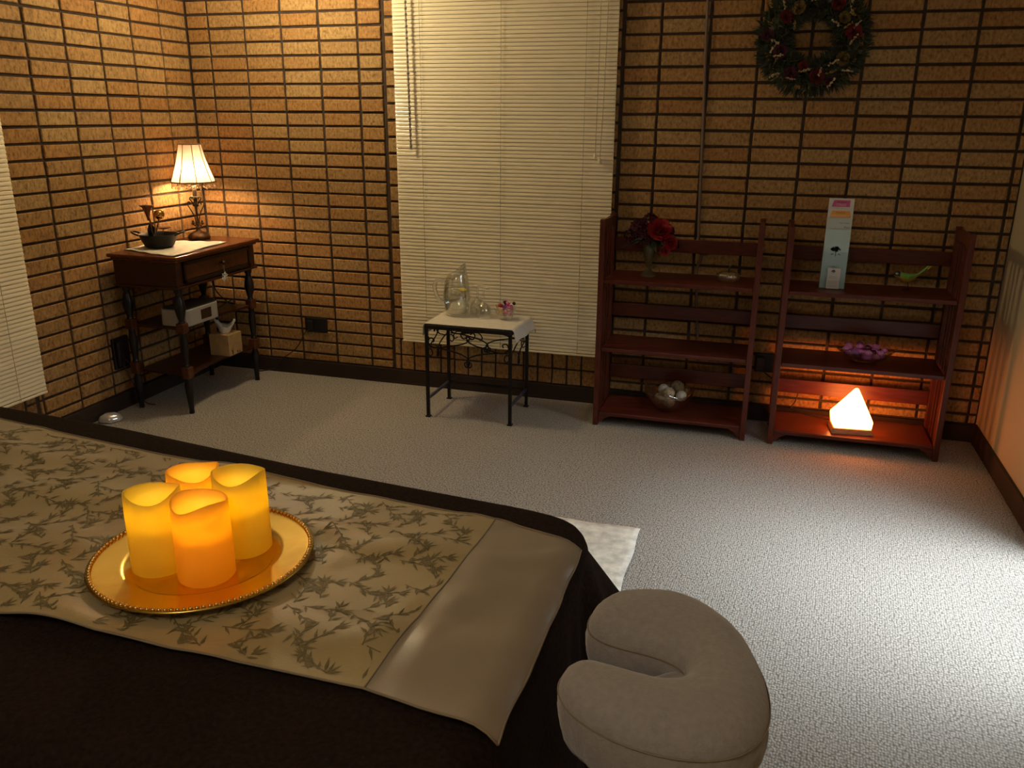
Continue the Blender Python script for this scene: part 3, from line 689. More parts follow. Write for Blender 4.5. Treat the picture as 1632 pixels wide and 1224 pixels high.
# ------------------------------------------------------------------ flowers
def rose(mb,c,r,nrm=Vector((0,-.4,.9)),mi=0,layers=4,rot=0):
    nrm=Vector(nrm).normalized(); q=nrm.to_track_quat('Z','Y').to_matrix().to_4x4(); T=Matrix.Translation(c)@q
    for L in range(layers):
        n=3+L; rr=r*(.22+.78*L/(layers-1)); h=r*(.95-.55*L/(layers-1)); 
        for k in range(n):
            a0=2*PI*k/n+L*.7+rot; span=2*PI/n*.72
            def fn(u,v,a0=a0,span=span,rr=rr,h=h):
                a=a0+(u-.5)*2*span*(.5+.5*math.sin(PI*min(1,v+.15))); q_=rr*(.35+.65*v**.6)*(1+.12*v*v); z=h*v*(1-.14*(2*u-1)**2)-r*.1
                return T@Vector((q_*math.cos(a),q_*math.sin(a),z))
            mb.grid(fn,6,5,mi)
def leafy(mb,c,d,l,w,mi=0,up=Vector((0,0,1))):
    d=Vector(d).normalized(); s_=d.cross(up); 
    if s_.length<.01: s_=Vector((1,0,0))
    s_.normalize(); nn=s_.cross(d); c=Vector(c)
    mb.add([c,c+d*l*.45+s_*w/2+nn*l*.04,c+d*l-nn*l*.08,c+d*l*.45-s_*w/2+nn*l*.04,c+d*l*.5-nn*l*.03],[(0,1,4),(1,2,4),(2,3,4),(3,0,4)],mi,True)
vx,vy=2.352,-.165
root=thing('glass_urn','amber fluted glass urn vase on the top shelf of the left bookcase','vase',(vx,vy,.7005))
mb=MB(); mb.lathe([(.036,0),(.038,.006),(.028,.014),(.016,.028),(.009,.040),(.014,.048),(.018,.056),(.014,.064),(.018,.072),(.026,.10),(.031,.14),(.035,.165),(.038,.172),(.034,.170),(.027,.14),(.022,.10),(.013,.078),(.003,.074)],n=30,fl=lambda a,z:1+(.05*math.cos(10*a) if z>.07 else .02*math.cos(10*a)))
mb.obj('vase_body',M['amber'],root)
root=thing('flower_bouquet','artificial red rose and burgundy flower bouquet in the amber urn','flowers',(vx,vy,.80))
mb=MB(); rose(mb,(.048,-.055,.118),.050,(.15,-.8,.55),0,5); tag(mb.obj('rose',M['redrose'],root),'large bright red rose')
mb=MB(); rose(mb,(.095,-.040,.065),.030,(.5,-.8,.2),0,4); rose(mb,(.075,-.05,.03),.022,(.4,-.8,-.1),0,3,1); tag(mb.obj('carnation',M['redrose'],root),'small red blooms')
for (c,rr,n) in (((-.045,-.02,.115),.055,34),((-.085,-.01,.075),.045,30),((.075,.0,.105),.042,28),((.0,-.02,.15),.045,28),((.10,-.01,.05),.04,24),((-.02,-.05,.075),.04,24)):
    mb=MB()
    for k in range(n):
        a=R.uniform(0,2*PI); b=R.uniform(-.5,1.5); d=Vector((math.cos(a)*math.cos(b),math.sin(a)*math.cos(b),math.sin(b)))
        rose(mb,Vector(c)+d*rr*.72,rr*.26,d,0,2,a)
    mb.obj('hydrangea',M['burg'],root)
mb=MB()
for k in range(46):
    a=R.uniform(0,2*PI); b=R.uniform(-.3,.35); d=Vector((math.cos(a),math.sin(a)*.7,b)); leafy(mb,d*.03+Vector((0,0,.075)),d,R.uniform(.06,.11),.024)
mb.obj('leaf',M['leafg'],root)
mb=MB()
for k in range(6):
    a=k; mb.tube([(.004*math.cos(a),.004*math.sin(a),-.018),(.012*math.cos(a),.012*math.sin(a),.09)],.0018,5)
mb.obj('stem',M['leafg'],root)
# glass apple
root=thing('glass_apple','small ribbed clear glass fruit with a dark stem on the left bookcase top shelf','figurine',(2.712,-.205,.7005))
mb=MB(); mb.lathe([(.012,0),(.030,.003),(.048,.018),(.052,.030),(.045,.042),(.026,.050),(.010,.048),(.003,.044)],n=32,fl=lambda a,z:1+.07*math.cos(8*a)); mb.obj('body',M['tintglass'],root)
mb=MB(); mb.tube(spl([(0,0,.044),(.002,0,.060),(.010,0,.074),(.022,0,.078)]),.004,8,rad=None); mb.obj('stem',M['wire'],root)
# big glass bowl with balls
bx,by,bz=2.486,-.175,.0665
root=thing('glass_bowl','large cut glass bowl with wavy rim on the left bookcase bottom shelf','bowl',(bx,by,bz))
mb=MB(); n=48
P=[(.040,0),(.048,.004),(.075,.025),(.098,.055),(.113,.085),(.120,.105)]; Q=[(.116,.105),(.108,.085),(.093,.057),(.070,.029),(.045,.010),(.004,.009)]
vs=[]
for (rr,z) in P+Q:
    for k in range(n):
        a=2*PI*k/n; w=max(0,(z-.05)/.055); vs.append((rr*(1+.015*math.cos(16*a))*math.cos(a),rr*(1+.015*math.cos(16*a))*math.sin(a),z+w*.012*math.cos(4*a+.8)))
m=12; fs=[(i*n+k,i*n+(k+1)%n,(i+1)*n+(k+1)%n,(i+1)*n+k) for i in range(m-1) for k in range(n)]; fs+=[list(range(n))[::-1],[(m-1)*n+k for k in range(n)]]
mb.add(vs,fs,0,True); mb.obj('bowl',M['tintglass'],root)
balls=[('rattanball',(.0,-.028,.090),.029,'pale tan woven ball at the front of the large glass bowl'),('mossball',(.030,.030,.104),.034,'brown woven ball topmost at the back of the large glass bowl'),('shellball',(-.030,.018,.092),.026,'white ball at the left of the large glass bowl'),
 ('shellball',(.058,-.016,.078),.026,'white ball at the right of the large glass bowl'),('mossball',(-.040,-.030,.060),.026,'dark brown ball low at the left front in the large glass bowl'),('rattanball',(.0,.0,.040),.030,'tan ball at the very bottom of the large glass bowl')]
for (m_,c,rr,lb) in balls:
    mb=MB(); mb.ball((0,0,0),rr,20,14); o=mb.obj('decorative_ball',M[m_]); o.location=(bx+c[0],by+c[1],bz+c[2]); tag(o,lb,'ball','balls in the large glass bowl')
# leaflets and holder
HX,HY,HZ=3.148,-.185,.7005
root=thing('leaflet_holder','clear acrylic leaflet stand on the top shelf of the right bookcase','stand',(HX,HY,HZ))
mb=MB(); mb.box(-.056,.056,-.034,.050,0,.0025); mb.box(-.056,.056,-.0335,-.0315,.0025,.16); mb.box(-.056,-.0535,-.0315,-.006,.0025,.14); mb.box(.0535,.056,-.0315,-.006,.0025,.14); mb.box(-.056,.056,-.006,-.004,.0025,.20)
mb.obj('stand_body',M['acrylic'],root)
mb=MB(); mb.box(-.03,-.0,-.0355,-.0338,.045,.0465); mb.obj('card_pocket',M['acrylic'],root)
def flat(name,x0,x1,z0,z1,y,m,parent,t=.0004):
    mb=MB(); mb.box(x0,x1,y-t,y,z0,z1); return mb.obj(name,m,parent)
def leaf(name,label,w,h,y,m):
    root=thing(name,label,'leaflet',(HX,HY+y,HZ+.003),0,'leaflets in the clear stand')
    flat('paper',-w/2,w/2,0,h,0,m,root,.0015); return root
def txt(body,size,x,z,y,m,parent,al='CENTER'):
    c=bpy.data.curves.new('lettering','FONT'); c.body=body; c.size=size; c.align_x=al; c.extrude=.0001
    o=bpy.data.objects.new('lettering',c); COL.objects.link(o); o.rotation_euler=(PI/2,0,0); o.location=(x,y,z)
    dg=bpy.context.evaluated_depsgraph_get(); me=bpy.data.meshes.new_from_object(o.evaluated_get(dg)); 
    bpy.data.objects.remove(o); mo=bpy.data.objects.new('lettering',me); COL.objects.link(mo); me.materials.clear(); me.materials.append(m)
    mo.rotation_euler=(PI/2,0,0); mo.location=(x,y,z); mo.parent=parent; return mo
lw=.1
l4=leaf('leaflet','white leaflet with a pink banner, topmost and furthest back in the clear stand',lw,.378,-.008,M['paperwhite'])
mb=MB(); mb.add([(-.038,-.0016,.343),(.034,-.0016,.343),(.034,-.0016,.371),(-.030,-.0016,.371)],[(0,1,2,3)]); b=mb.obj('pink_banner',M['paperpink'],l4,solid=.0003)
txt('STRESS',.013,-.001,.347,-.0022,M['inkpink'],b); txt('Massage for',.008,.002,.361,-.0022,M['plumfl'],b)
l3=leaf('leaflet','white leaflet with an orange banner, just below the pink one',lw,.335,-.012,M['paperwhite'])
mb=MB(); mb.add([(-.041,-.0016,.300),(.043,-.0016,.300),(.039,-.0016,.318),(.036,-.0016,.328),(-.034,-.0016,.328),(-.036,-.0016,.318)],[(0,1,2,3,4,5)]); b=mb.obj('orange_banner',M['paperorange'],l3,solid=.0003)
txt('PREGNANCY',.012,0,.303,-.0022,M['inkor'],b); txt('Massage for',.008,0,.318,-.0022,M['goldfl'],b)
l2=leaf('leaflet','grey-green leaflet with two short lines of small text, below the orange banner',lw,.297,-.016,M['papergrey'])
txt('Your Career',.0085,.043,.275,-.0022,M['ink'],l2,'RIGHT'); txt('Foot',.012,.043,.256,-.0022,M['ink'],l2,'RIGHT')
l1=leaf('leaflet','pale blue leaflet printed with a grey tree, front of the stack in the clear stand',lw,.250,-.020,M['paperblue'])
def tree(parent,cx,cz,s,y,m):
    mb=MB(); mb.box(cx-.0015*s,cx+.0015*s,y-.0003,y,cz-.018*s,cz)
    for k in range(40):
        a=R.uniform(0,2*PI); q=math.sqrt(R.random()); x=cx+q*math.cos(a)*.020*s; z=cz+.012*s+q*math.sin(a)*.011*s*(1-.3*abs(math.cos(a)))
        rr=.0052*s; mb.add([(x-rr,y-.0002,z),(x,y-.0002,z-rr*.7),(x+rr,y-.0002,z+.001*s),(x,y-.0002,z+rr*.8)],[(0,1,2,3)])
    for g in (-1,1): mb.add([(cx+g*.006*s,y-.0002,cz-.008*s),(cx+g*.014*s,y-.0002,cz-.0065*s),(cx+g*.022*s,y-.0002,cz-.012*s),(cx+g*.013*s,y-.0002,cz-.011*s)],[(0,1,2,3)])
    return mb.obj('tree_emblem',m,parent)
tree(l1,0,.155,1,-.0016,M['ink'])
card=thing('business_card','small white business card with a tree emblem standing before the blue leaflet','card',(HX+.002,HY-.0358,HZ+.003))
flat('paper',-.026,.026,0,.088,0,M['paperwhite'],card,.0006)
tree(card,-.002,.070,.45,-.0008,M['inklight'])
mb=MB()
for k,(w_,z) in enumerate(((.030,.052),(.036,.046),(.040,.032),(.038,.027),(.040,.022),(.036,.014),(.040,.009))): mb.box(-.002-w_/2,-.002+w_/2,-.0010,-.0007,z,z+.0016)
mb.obj('printed_lines',M['inklight'],card)
# bird
root=thing('bird_figurine','small green and yellow bird with black head on wire legs, top shelf of right bookcase','figurine',(3.452,-.12,.7005),.0)
mb=MB()
st=[(-.052,.062,.004),(-.046,.063,.010),(-.038,.064,.0135),(-.028,.061,.0145),(-.014,.053,.018),(.004,.050,.020),(.022,.054,.015),(.038,.062,.008),(.048,.068,.004)]
n=16; vs=[]
for (x,z,rr) in st:
    for k in range(n): a=2*PI*k/n; vs.append((x,rr*.85*math.cos(a),z+rr*math.sin(a)))
mb.v=vs
for i in range(len(st)-1):
    for k in range(n):
        a=2*PI*(k+.5)/n; up=math.sin(a)
        mi=2 if i<3 and up>-.45 else (0 if up>-.15 else 1)
        mb.f.append([i*n+k,i*n+(k+1)%n,(i+1)*n+(k+1)%n,(i+1)*n+k]); mb.mi.append(mi); mb.sm.append(True)
mb.f.append(list(range(n))[::-1]); mb.mi.append(2); mb.sm.append(True); mb.f.append([(len(st)-1)*n+k for k in range(n)]); mb.mi.append(0); mb.sm.append(True)
mb.obj('body',[M['birdgreen'],M['birdyellow'],M['birdhead']],root)
mb=MB(); mb.ball((-.042,-.010,.068),(.006,.003,.005),8,6); mb.obj('cheek',M['birdwhite'],root)
mb=MB(); mb.tube([(-.051,0,.062),(-.066,0,.060)],.003,6,rad=[.003,.0006]); mb.obj('beak',M['wire'],root)
mb=MB(); mb.add([(.040,-.004,.064),(.040,.004,.066),(.066,.006,.094),(.074,-.002,.106),(.080,-.006,.106),(.062,-.008,.084)],[(0,1,2,3,4,5)],0); mb.add([(.066,.006,.0945),(.074,-.002,.1065),(.092,-.006,.108),(.078,-.008,.092)],[(0,1,2,3)],1)
mb.obj('tail',[M['birdgreen'],M['birdyellow']],root,solid=.002)
mb=MB()
for s_ in (-1,1): mb.add([(-.016,s_*.016,.058),(.006,s_*.0205,.060),(.034,s_*.012,.062),(.004,s_*.0195,.046)],[(0,1,2,3)])
mb.obj('wing',M['birdgreen'],root,solid=.0015)
mb=MB()
for s_ in (-1,1): mb.tube(spl([(.004,s_*.006,.034),(.010,s_*.008,.018),(.006,s_*.010,.001)]),.0013,6); mb.tube([(-.012,s_*.012,.0014),(.020,s_*.010,.0014)],.0013,6)
mb.obj('wire_leg',M['wire'],root)
# purple stones in glass dish
sx_,sy_,sz_=3.322,-.165,.3815
root=thing('glass_dish','clear scalloped glass dish of pink stones on the right bookcase middle shelf','bowl',(sx_,sy_,sz_))
mb=MB(); P=[(.045,0),(.052,.003),(.075,.010),(.100,.028),(.120,.052),(.126,.060)]; Q=[(.123,.060),(.116,.052),(.096,.031),(.072,.014),(.050,.007),(.004,.006)]
vs=[]; n=60
for (rr,z) in P+Q:
    for k in range(n):
        a=2*PI*k/n; w=max(0,(z-.02)/.04); vs.append((rr*(1+.05*w*math.cos(8*a))*math.cos(a),rr*(1+.05*w*math.cos(8*a))*math.sin(a)*.85,z+w*.006*math.cos(8*a)))
m=12; fs=[(i*n+k,i*n+(k+1)%n,(i+1)*n+(k+1)%n,(i+1)*n+k) for i in range(m-1) for k in range(n)]; fs+=[list(range(n))[::-1],[(m-1)*n+k for k in range(n)]]
mb.add(vs,fs,0,True); mb.obj('bowl',M['thin'],root)
proto={}
def stone_mesh(mn,seed):
    rr=random.Random(seed); mb=MB(); mb.ball((0,0,0),(.019,.014,.012),14,9); o_=Vector((seed*3.1,0,0))
    mb.v=[tuple(Vector(v)*(1+.28*noise.noise(Vector(v)*55+o_))) for v in mb.v]; return mb.obj('tumbled_stone',M[mn])
sl={'pinkstone':'pink tumbled stone heaped in the scalloped glass dish','purplestone':'purple tumbled stone heaped in the scalloped glass dish','garnetstone':'dark red shiny stone heaped in the scalloped glass dish'}
pts=[]
for (ring,cnt,z,rad) in ((0,1,.017,0),(1,6,.019,.036),(2,10,.032,.068),(3,1,.042,0),(4,7,.044,.036),(5,8,.052,.080),(6,3,.064,.024)):
    for k in range(cnt):
        a=2*PI*k/cnt+ring*.5+R.uniform(-.1,.1); pts.append((rad*math.cos(a),rad*math.sin(a)*.82,z))
for i,(x,y,z) in enumerate(pts):
    mn='garnetstone' if i in (9,34,22,12) else ('purplestone' if i%5==2 else 'pinkstone')
    if mn not in proto: o=stone_mesh(mn,len(proto)+1); proto[mn]=o
    else: o=proto[mn].copy(); COL.objects.link(o)
    o.location=(sx_+x,sy_+y,sz_+z); o.rotation_euler=(R.uniform(-.4,.4),R.uniform(-.4,.4),R.uniform(0,6)); s=R.uniform(.85,1.15); o.scale=(s,s,s)
    tag(o,sl[mn],'stone','stones in the scalloped glass dish')
# salt lamp
root=thing('salt_lamp','glowing pyramid shaped salt lamp on the right bookcase bottom shelf','lamp',(3.298,-.215,.0665),.10)
mb=MB()
def ring(x,y,z): return [(-x,-y,z),(x,-y,z),(x,y,z),(-x,y,z)]
mb.add(ring(.088,.062,0)+ring(.088,.062,.006)+ring(.080,.055,.026),[(3,2,1,0)]+[(i+4*j,(i+1)%4+4*j,(i+1)%4+4+4*j,i+4+4*j) for j in (0,1) for i in range(4)]+[(8,9,10,11)]); mb.obj('lamp_base',M['saltbase'],root,bevel=.002)
mb=MB(); B=[(-.078,-.052,.0262),(.080,-.052,.0262),(.080,.052,.0262),(-.078,.052,.0262)]; Cc=[(-.086,-.050,.072),(.083,-.054,.060),(.083,.052,.060),(-.086,.050,.075)]
Tt=[(.000,-.008,.198),(.014,-.009,.200),(.014,.008,.200),(.001,.008,.200)]; Mm=[(-.060,-.038,.110),(.062,-.042,.105),(.060,.038,.105),(-.060,.036,.112)]
mb.add(B+Cc+Mm+Tt,[(3,2,1,0)]+[(i+4*j,(i+1)%4+4*j,(i+1)%4+4+4*j,i+4+4*j) for j in (0,1,2) for i in range(4)]+[(12,13,14,15)])
mb.obj('salt_crystal',M['salt'],root,bevel=.006,seg=3)
# wreath
root=thing('floral_wreath','round wreath of dark greenery with dried red and cream flowers on the brick','wreath',(2.968,-.031,1.715))
RR=.155
mb=MB()
mb.tube([(RR*math.cos(2*PI*k/40),.0,RR*math.sin(2*PI*k/40)) for k in range(41)],.03,8)
for k in range(2300):
    a=R.uniform(0,2*PI); b=R.uniform(0,2*PI); rr=RR+math.cos(b)*.046; d=Vector((math.cos(a)*math.cos(b)+R.uniform(-.6,.6),-abs(math.sin(b))*.7+R.uniform(-.3,.1),math.sin(a)*math.cos(b)+R.uniform(-.6,.6)))
    leafy(mb,(rr*math.cos(a),-.018-abs(math.sin(b))*.022,rr*math.sin(a)),d,R.uniform(.022,.055),R.uniform(.006,.016),0,Vector((R.uniform(-1,1),-1,R.uniform(-1,1))))
mb.obj('greenery',M['green'],root)
def wp(a,off=0,y=-.055): return Vector(((RR+off)*math.cos(a),y,(RR+off)*math.sin(a)))
for (a,off,rr,m_,nm) in ((3.5,-.02,.030,'plumfl','rose'),(4.2,.0,.030,'plumfl','rose'),(4.9,-.005,.034,'wred','rose'),(2.5,-.01,.028,'wred','rose'),(1.0,.0,.030,'wred','rose'),(.15,.0,.034,'wred','rose'),(5.7,-.01,.03,'goldfl','rose'),
   (3.05,.03,.026,'plumfl','rose'),(2.1,-.02,.030,'goldfl','rose'),(1.55,.02,.028,'wred','rose'),(4.45,-.045,.022,'wred','rose'),(.6,-.02,.026,'goldfl','rose'),(5.15,.03,.022,'plumfl','rose')):
    mb=MB(); rose(mb,wp(a,off,-.060),rr*.85,(R.uniform(-.3,.3),-1,R.uniform(-.3,.3)),0,4,a); mb.obj('dried_flower',M[m_],root)
for k in range(26):
    a=R.uniform(0,2*PI); off=R.uniform(-.045,.06); c=wp(a,off,-.062); d=Vector((R.uniform(-1,1),-.25,R.uniform(-1,1))).normalized()
    mb=MB(); mb.tube([c,c+d*.045],.0012,5)
    for q in range(7): mb.ball(c+d*(.010+.006*q)+Vector((R.uniform(-.004,.004),-.003,R.uniform(-.004,.004))),R.uniform(.003,.0052),6,5)
    mb.obj('sprig',M['creamfl'] if k%4 else M['goldfl'],root)
# ------------------------------------------------------------------ massage table under blanket
TZ=.75; er=.045
OUT=[(.72,-2.535),(1.15,-2.565),(1.53,-2.596),(2.04,-2.668),(2.316,-2.695),(2.52,-2.714),(2.600,-2.735),(2.630,-2.79),(2.630,-3.10),(2.622,-3.36),(2.59,-3.44),(2.48,-3.47),(1.6,-3.47),(.72,-3.46)]
# legs and bed
root=thing('massage_table','padded massage table hidden under the dark brown blanket','table',(1.66,-3.08,0))
mb=MB(); mb.box(-.88,.86,-.31,.32,.60,.675); mb.obj('padded_top',M['black'],root,bevel=.02)
for s_ in (-1,1):
    for t_ in (-1,1): mb=MB(); mb.box(s_*.70-.02,s_*.70+.02,t_*.27-.02,t_*.27+.02,0,.60); mb.obj('leg',M['walnut'],root)
root.location.x=1.62
# blanket
poly=[Vector((p[0],p[1],0)) for p in OUT]
def resample(P,n):
    Q=P+[P[0]]; L=[0]
    for i in range(len(P)): L.append(L[-1]+(Q[i+1]-Q[i]).length)
    out=[]
    for k in range(n):
        s=L[-1]*k/n
        for i in range(len(P)):
            if L[i+1]>=s: t=(s-L[i])/(L[i+1]-L[i]); out.append(Q[i].lerp(Q[i+1],t)); break
    return out
per=resample(poly,420)
for _ in range(10): per=[(per[i-1]+per[i]*2+per[(i+1)%len(per)])/4 for i in range(len(per))]
n=len(per); nor=[]
for i in range(n):
    t=(per[(i+2)%n]-per[i-2]).normalized(); nor.append(Vector((t.y,-t.x,0)))
cen=Vector((1.66,-3.07,0))
if (per[0]-cen).dot(nor[0])<0: nor=[-q for q in nor]
cor=Vector((2.605,-2.740,0)); cor2=Vector((2.57,-3.44,0))
mb=MB(); rings=[]
def topz(p): return TZ+.003*noise.noise(Vector((p.x*5,p.y*5,0)))
for s in (0,.15,.3,.45,.6,.72,.82,.9): rings.append([Vector(((cen+(per[i]-nor[i]*er-cen)*s).x,(cen+(per[i]-nor[i]*er-cen)*s).y,topz(cen+(per[i]-cen)*s))) for i in range(n)])
for k in range(7):
    a=PI/2*k/6; rings.append([Vector((*(per[i]-nor[i]*er*(1-math.sin(a))).xy,TZ-er*(1-math.cos(a)))) for i in range(n)])
for k in range(1,17):
    dz=.60*k/16; ring_=[]
    for i in range(n):
        p=per[i]; d1=(p-cor).length; d2=(p-cor2).length; c1=math.exp(-(d1/.10)**2); c2=math.exp(-(d2/.10)**2)
        ff=.03*dz*2+ .55*dz*c1+.25*dz*c2
        fold=(math.sin(i*.23)+.6*math.sin(i*.41+1)+ (1.8*math.sin(i*.9+.6)*(math.exp(-(d1/.2)**2))))*.014*min(1,dz/.25)
        ring_.append(Vector((*(p+nor[i]*(ff+fold)).xy,TZ-er-dz)))
    rings.append(ring_)
vs=[v for rg in rings for v in rg]; m=len(rings)
fs=[(i*n+k,i*n+(k+1)%n,(i+1)*n+(k+1)%n,(i+1)*n+k) for i in range(m-1) for k in range(n)]
mb.add(vs,fs,0,True); bm_=mb.obj('blanket',M['blanket'])
md=bm_.modifiers.new('w','WELD'); md.merge_threshold=.0002
tag(bm_,'dark brown blanket draped over the massage table to near the floor','blanket')
# runner
SX=2.585
def surf(s,y,off=.004,wr=1):
    w=0
    if wr:
        q=Vector((s*2.6+y*3.2,y*7.5-s*1.2,1.7)); 
        w=.018*max(0,noise.noise(q)+.12)+.012*max(0,noise.noise(Vector((s*6-y*9,y*6+s*3,5.1))))
        ed=min(1,abs(s-2.462)/.03); fade=1 if s<2.46 else .9; w*=fade*(.35+.65*ed)
        dt=math.hypot(s-2.088,y+3.08); w*=min(1,max(0.0,(dt-.15)/.05)) if dt<.20 else 1
    if s<SX: return Vector((s,y,TZ+.0035+off+w))
    a=(s-SX)/er; a=min(a,1.35); R_=er+off+.0035+w
    return Vector((SX+R_*math.sin(a),y,TZ-er+R_*math.cos(a)))
def far(s):
    t=(s-1.265)/(2.468-1.265); y=-2.681-.134*t-.012*math.sin(PI*max(0,min(1,t)))
    if s>2.468: y=-2.815-(s-2.468)*.24
    return y
def near(s): return -3.282+.004*math.sin(s*6)-max(0,s-2.454)*.20
def run(s,v): return surf(s,far(s)*(1-v)+near(s)*v)
SE=2.620
def seam(v): return 2.468-.016*v
root=thing('table_runner','olive satin table runner with bamboo leaf print and plain taupe end','runner',(0,0,0))
mb=MB(); mb.grid(lambda a,v: run(.80+(seam(v)-.80)*a,v),130,60)
pr=mb.obj('printed_cloth',M['runner'],root)
mb=MB(); mb.grid(lambda a,v: run(seam(v)+(SE+.004*math.sin(v*PI)-seam(v))*a,v)+Vector((0,0,0)),30,60)
mb.obj('plain_end_band',M['satin'],root)
mb=MB(); up=Vector((0,0,.0012))
mb.tube([run(seam(k/40),k/40)+up*.6 for k in range(41)],.0011,5)
mb.tube([run(SE+.004*math.sin(k/40*PI),k/40)+up for k in range(41)],.0016,5)
for vv in (0,1): mb.tube([run(.82+(SE-.82)*k/160,vv)+up*.4 for k in range(161)],.0017,5)
mb.obj('hem_stitching',M['hem'],root)
# bamboo leaf print laid on the cloth
mb=MB(); rl=random.Random(11)
def lp(s,y):
    f_,n_=far(s),near(s); v=(y-f_)/(n_-f_)
    if not(.015<v<.985) or s>seam(v)-.004 or s<.9: return None
    return surf(s,y,.0046)
def pleaf(s,y,a,l,w):
    c,d=math.cos(a),math.sin(a); P=[(0,0),(.35,.5),(1,0),(.35,-.5)]
    q=[lp(s+c*t*l-d*g*w,y+d*t*l+c*g*w) for t,g in P]
    if all(q): z=Vector((0,0,rl.random()*.0006)); mb.add([p+z for p in q],[(0,1,2,3)])
def pstem(s,y,a,l,w=.0017):
    c,d=math.cos(a),math.sin(a); k=3
    for i in range(k):
        q=[lp(s+c*t*l-d*g*w,y+d*t*l+c*g*w) for t,g in ((i/k,-.5),((i+1)/k,-.5),((i+1)/k,.5),(i/k,.5))]
        if all(q): mb.add(q,[(0,1,2,3)])
TS,TY=.098,.080
for i in range(18):
    for j in range(-1,10):
        bs=.88+i*TS+(j%2)*TS/2; by_=-2.60-j*TY
        # main sprig, leaning culm, lower tuft (same motif repeated, as woven)
        bs+=rl.uniform(-.014,.014); by_+=rl.uniform(-.014,.014); ra=rl.uniform(-.5,.5)
        for (ds,dy,a,nl,l) in ((0,0,.5,9,.058),(.055,-.03,2.2,8,.045),(.02,-.06,-.35,7,.062),(.08,.02,1.2,6,.036)):
            s0=bs+ds; y0=by_+dy; a+=ra; pstem(s0,y0,a,l)
            for k in range(nl):
                t=(k+.5)/nl; sg=1 if k%2 else -1; aa=a+sg*(.6+.45*math.sin(k*2.1+i)); 
                pleaf(s0+math.cos(a)*l*t,y0+math.sin(a)*l*t,aa,.017+.007*math.sin(k*1.7+j),.0044)
            for k in range(3): pleaf(s0+math.cos(a)*l,y0+math.sin(a)*l,a+(k-1)*.6,.020,.0044)
mb.obj('leaf_print',M['leafprint'],root)
# tray
tx,ty,tz=2.088,-3.080,.7600
root=thing('charger_plate','round gold charger plate with beaded rim under the candles on the runner','plate',(tx,ty,tz))
mb=MB(); mb.lathe([(.003,0),(.098,0),(.104,.002),(.110,.0085),(.118,.010),(.150,.0115),(.158,.0135),(.163,.0135),(.163,.011),(.150,.0085),(.112,.007),(.100,-.0015),(.003,-.0015)],n=96); mb.obj('dish',M['gold'],root)
mb=MB()
for k in range(120): a=2*PI*k/120; mb.ball((.1575*math.cos(a),.1575*math.sin(a),.0142),.0034,8,5)
mb.obj('beaded_rim',M['goldbead'],root)
# candles
def candle(x,y,h,ph,m_,label,amp=.0045):
    root=thing('pillar_candle',label,'candle',(x,y,tz+.0004),0,'battery pillar candles on the gold plate')
    n=56; ro,ri,fl=.0405,.0365,.066
    rim=lambda a:h+amp*math.sin(2*a+ph)+amp*.45*math.sin(3*a+ph*1.7)
    vs=[];L=[]
    for (r_,zf) in ((ro*.6,'0'),(ro-.003,'0'),(ro,'b'),(ro,'1'),(ro,'2'),(ro,'3'),(ro-.001,'r'),(ro-.002,'R'),(ri,'r'),(ri,'3'),(ri,'2i'),(ri-.004,'f'),(ri*.5,'f')):
        for k in range(n):
            a=2*PI*k/n; z={'0':0,'b':.003,'1':.04,'2':.075,'2i':fl+.004,'3':.095,'r':rim(a)-.001,'R':rim(a),'f':fl}[zf]
            q=1+.006*math.sin(2*a+z*40); vs.append((r_*q*math.cos(a),r_*q*math.sin(a),z))
    m=13; fs=[(i*n+k,i*n+(k+1)%n,(i+1)*n+(k+1)%n,(i+1)*n+k) for i in range(m-1) for k in range(n)]+[list(range(n))[::-1],[(m-1)*n+k for k in range(n)]]
    mb=MB(); mb.add(vs,fs,0,True); mb.obj('wax_body',M[m_],root)
    mb=MB(); mb.lathe([(.003,0),(.005,.005),(.0045,.011),(.002,.018),(.0005,.022)],(0,0,fl+.001),12); mb.obj('flame_tip',M['flame'],root)
    l=bpy.data.lights.new('candle_light','POINT'); l.energy=CE*(1.35 if m_=='waxo' else 1); l.color=(1,.70,.09) ; l.shadow_soft_size=.008
    lo=bpy.data.objects.new('candle_light',l); COL.objects.link(lo); lo.location=(x,y,tz+fl+.030)
    l=bpy.data.lights.new('candle_light','POINT'); l.energy=CE*.03; l.color=(1,.62,.08) ; l.shadow_soft_size=.008
    lo=bpy.data.objects.new('candle_light',l); COL.objects.link(lo); lo.location=(x,y,tz+.035)
CE=.115
candle(2.036,-3.113,.122,.6,'wax','left pillar candle of the four on the gold plate, yellow glow')
candle(2.119,-3.116,.122,2.2,'waxo','front pillar candle of the four on the gold plate, deepest orange glow')
candle(2.125,-3.028,.128,1.2,'wax','right pillar candle of the four on the gold plate, yellow glow')
candle(2.041,-3.026,.120,.2,'waxo','rear pillar candle of the four, mostly hidden behind the other three')
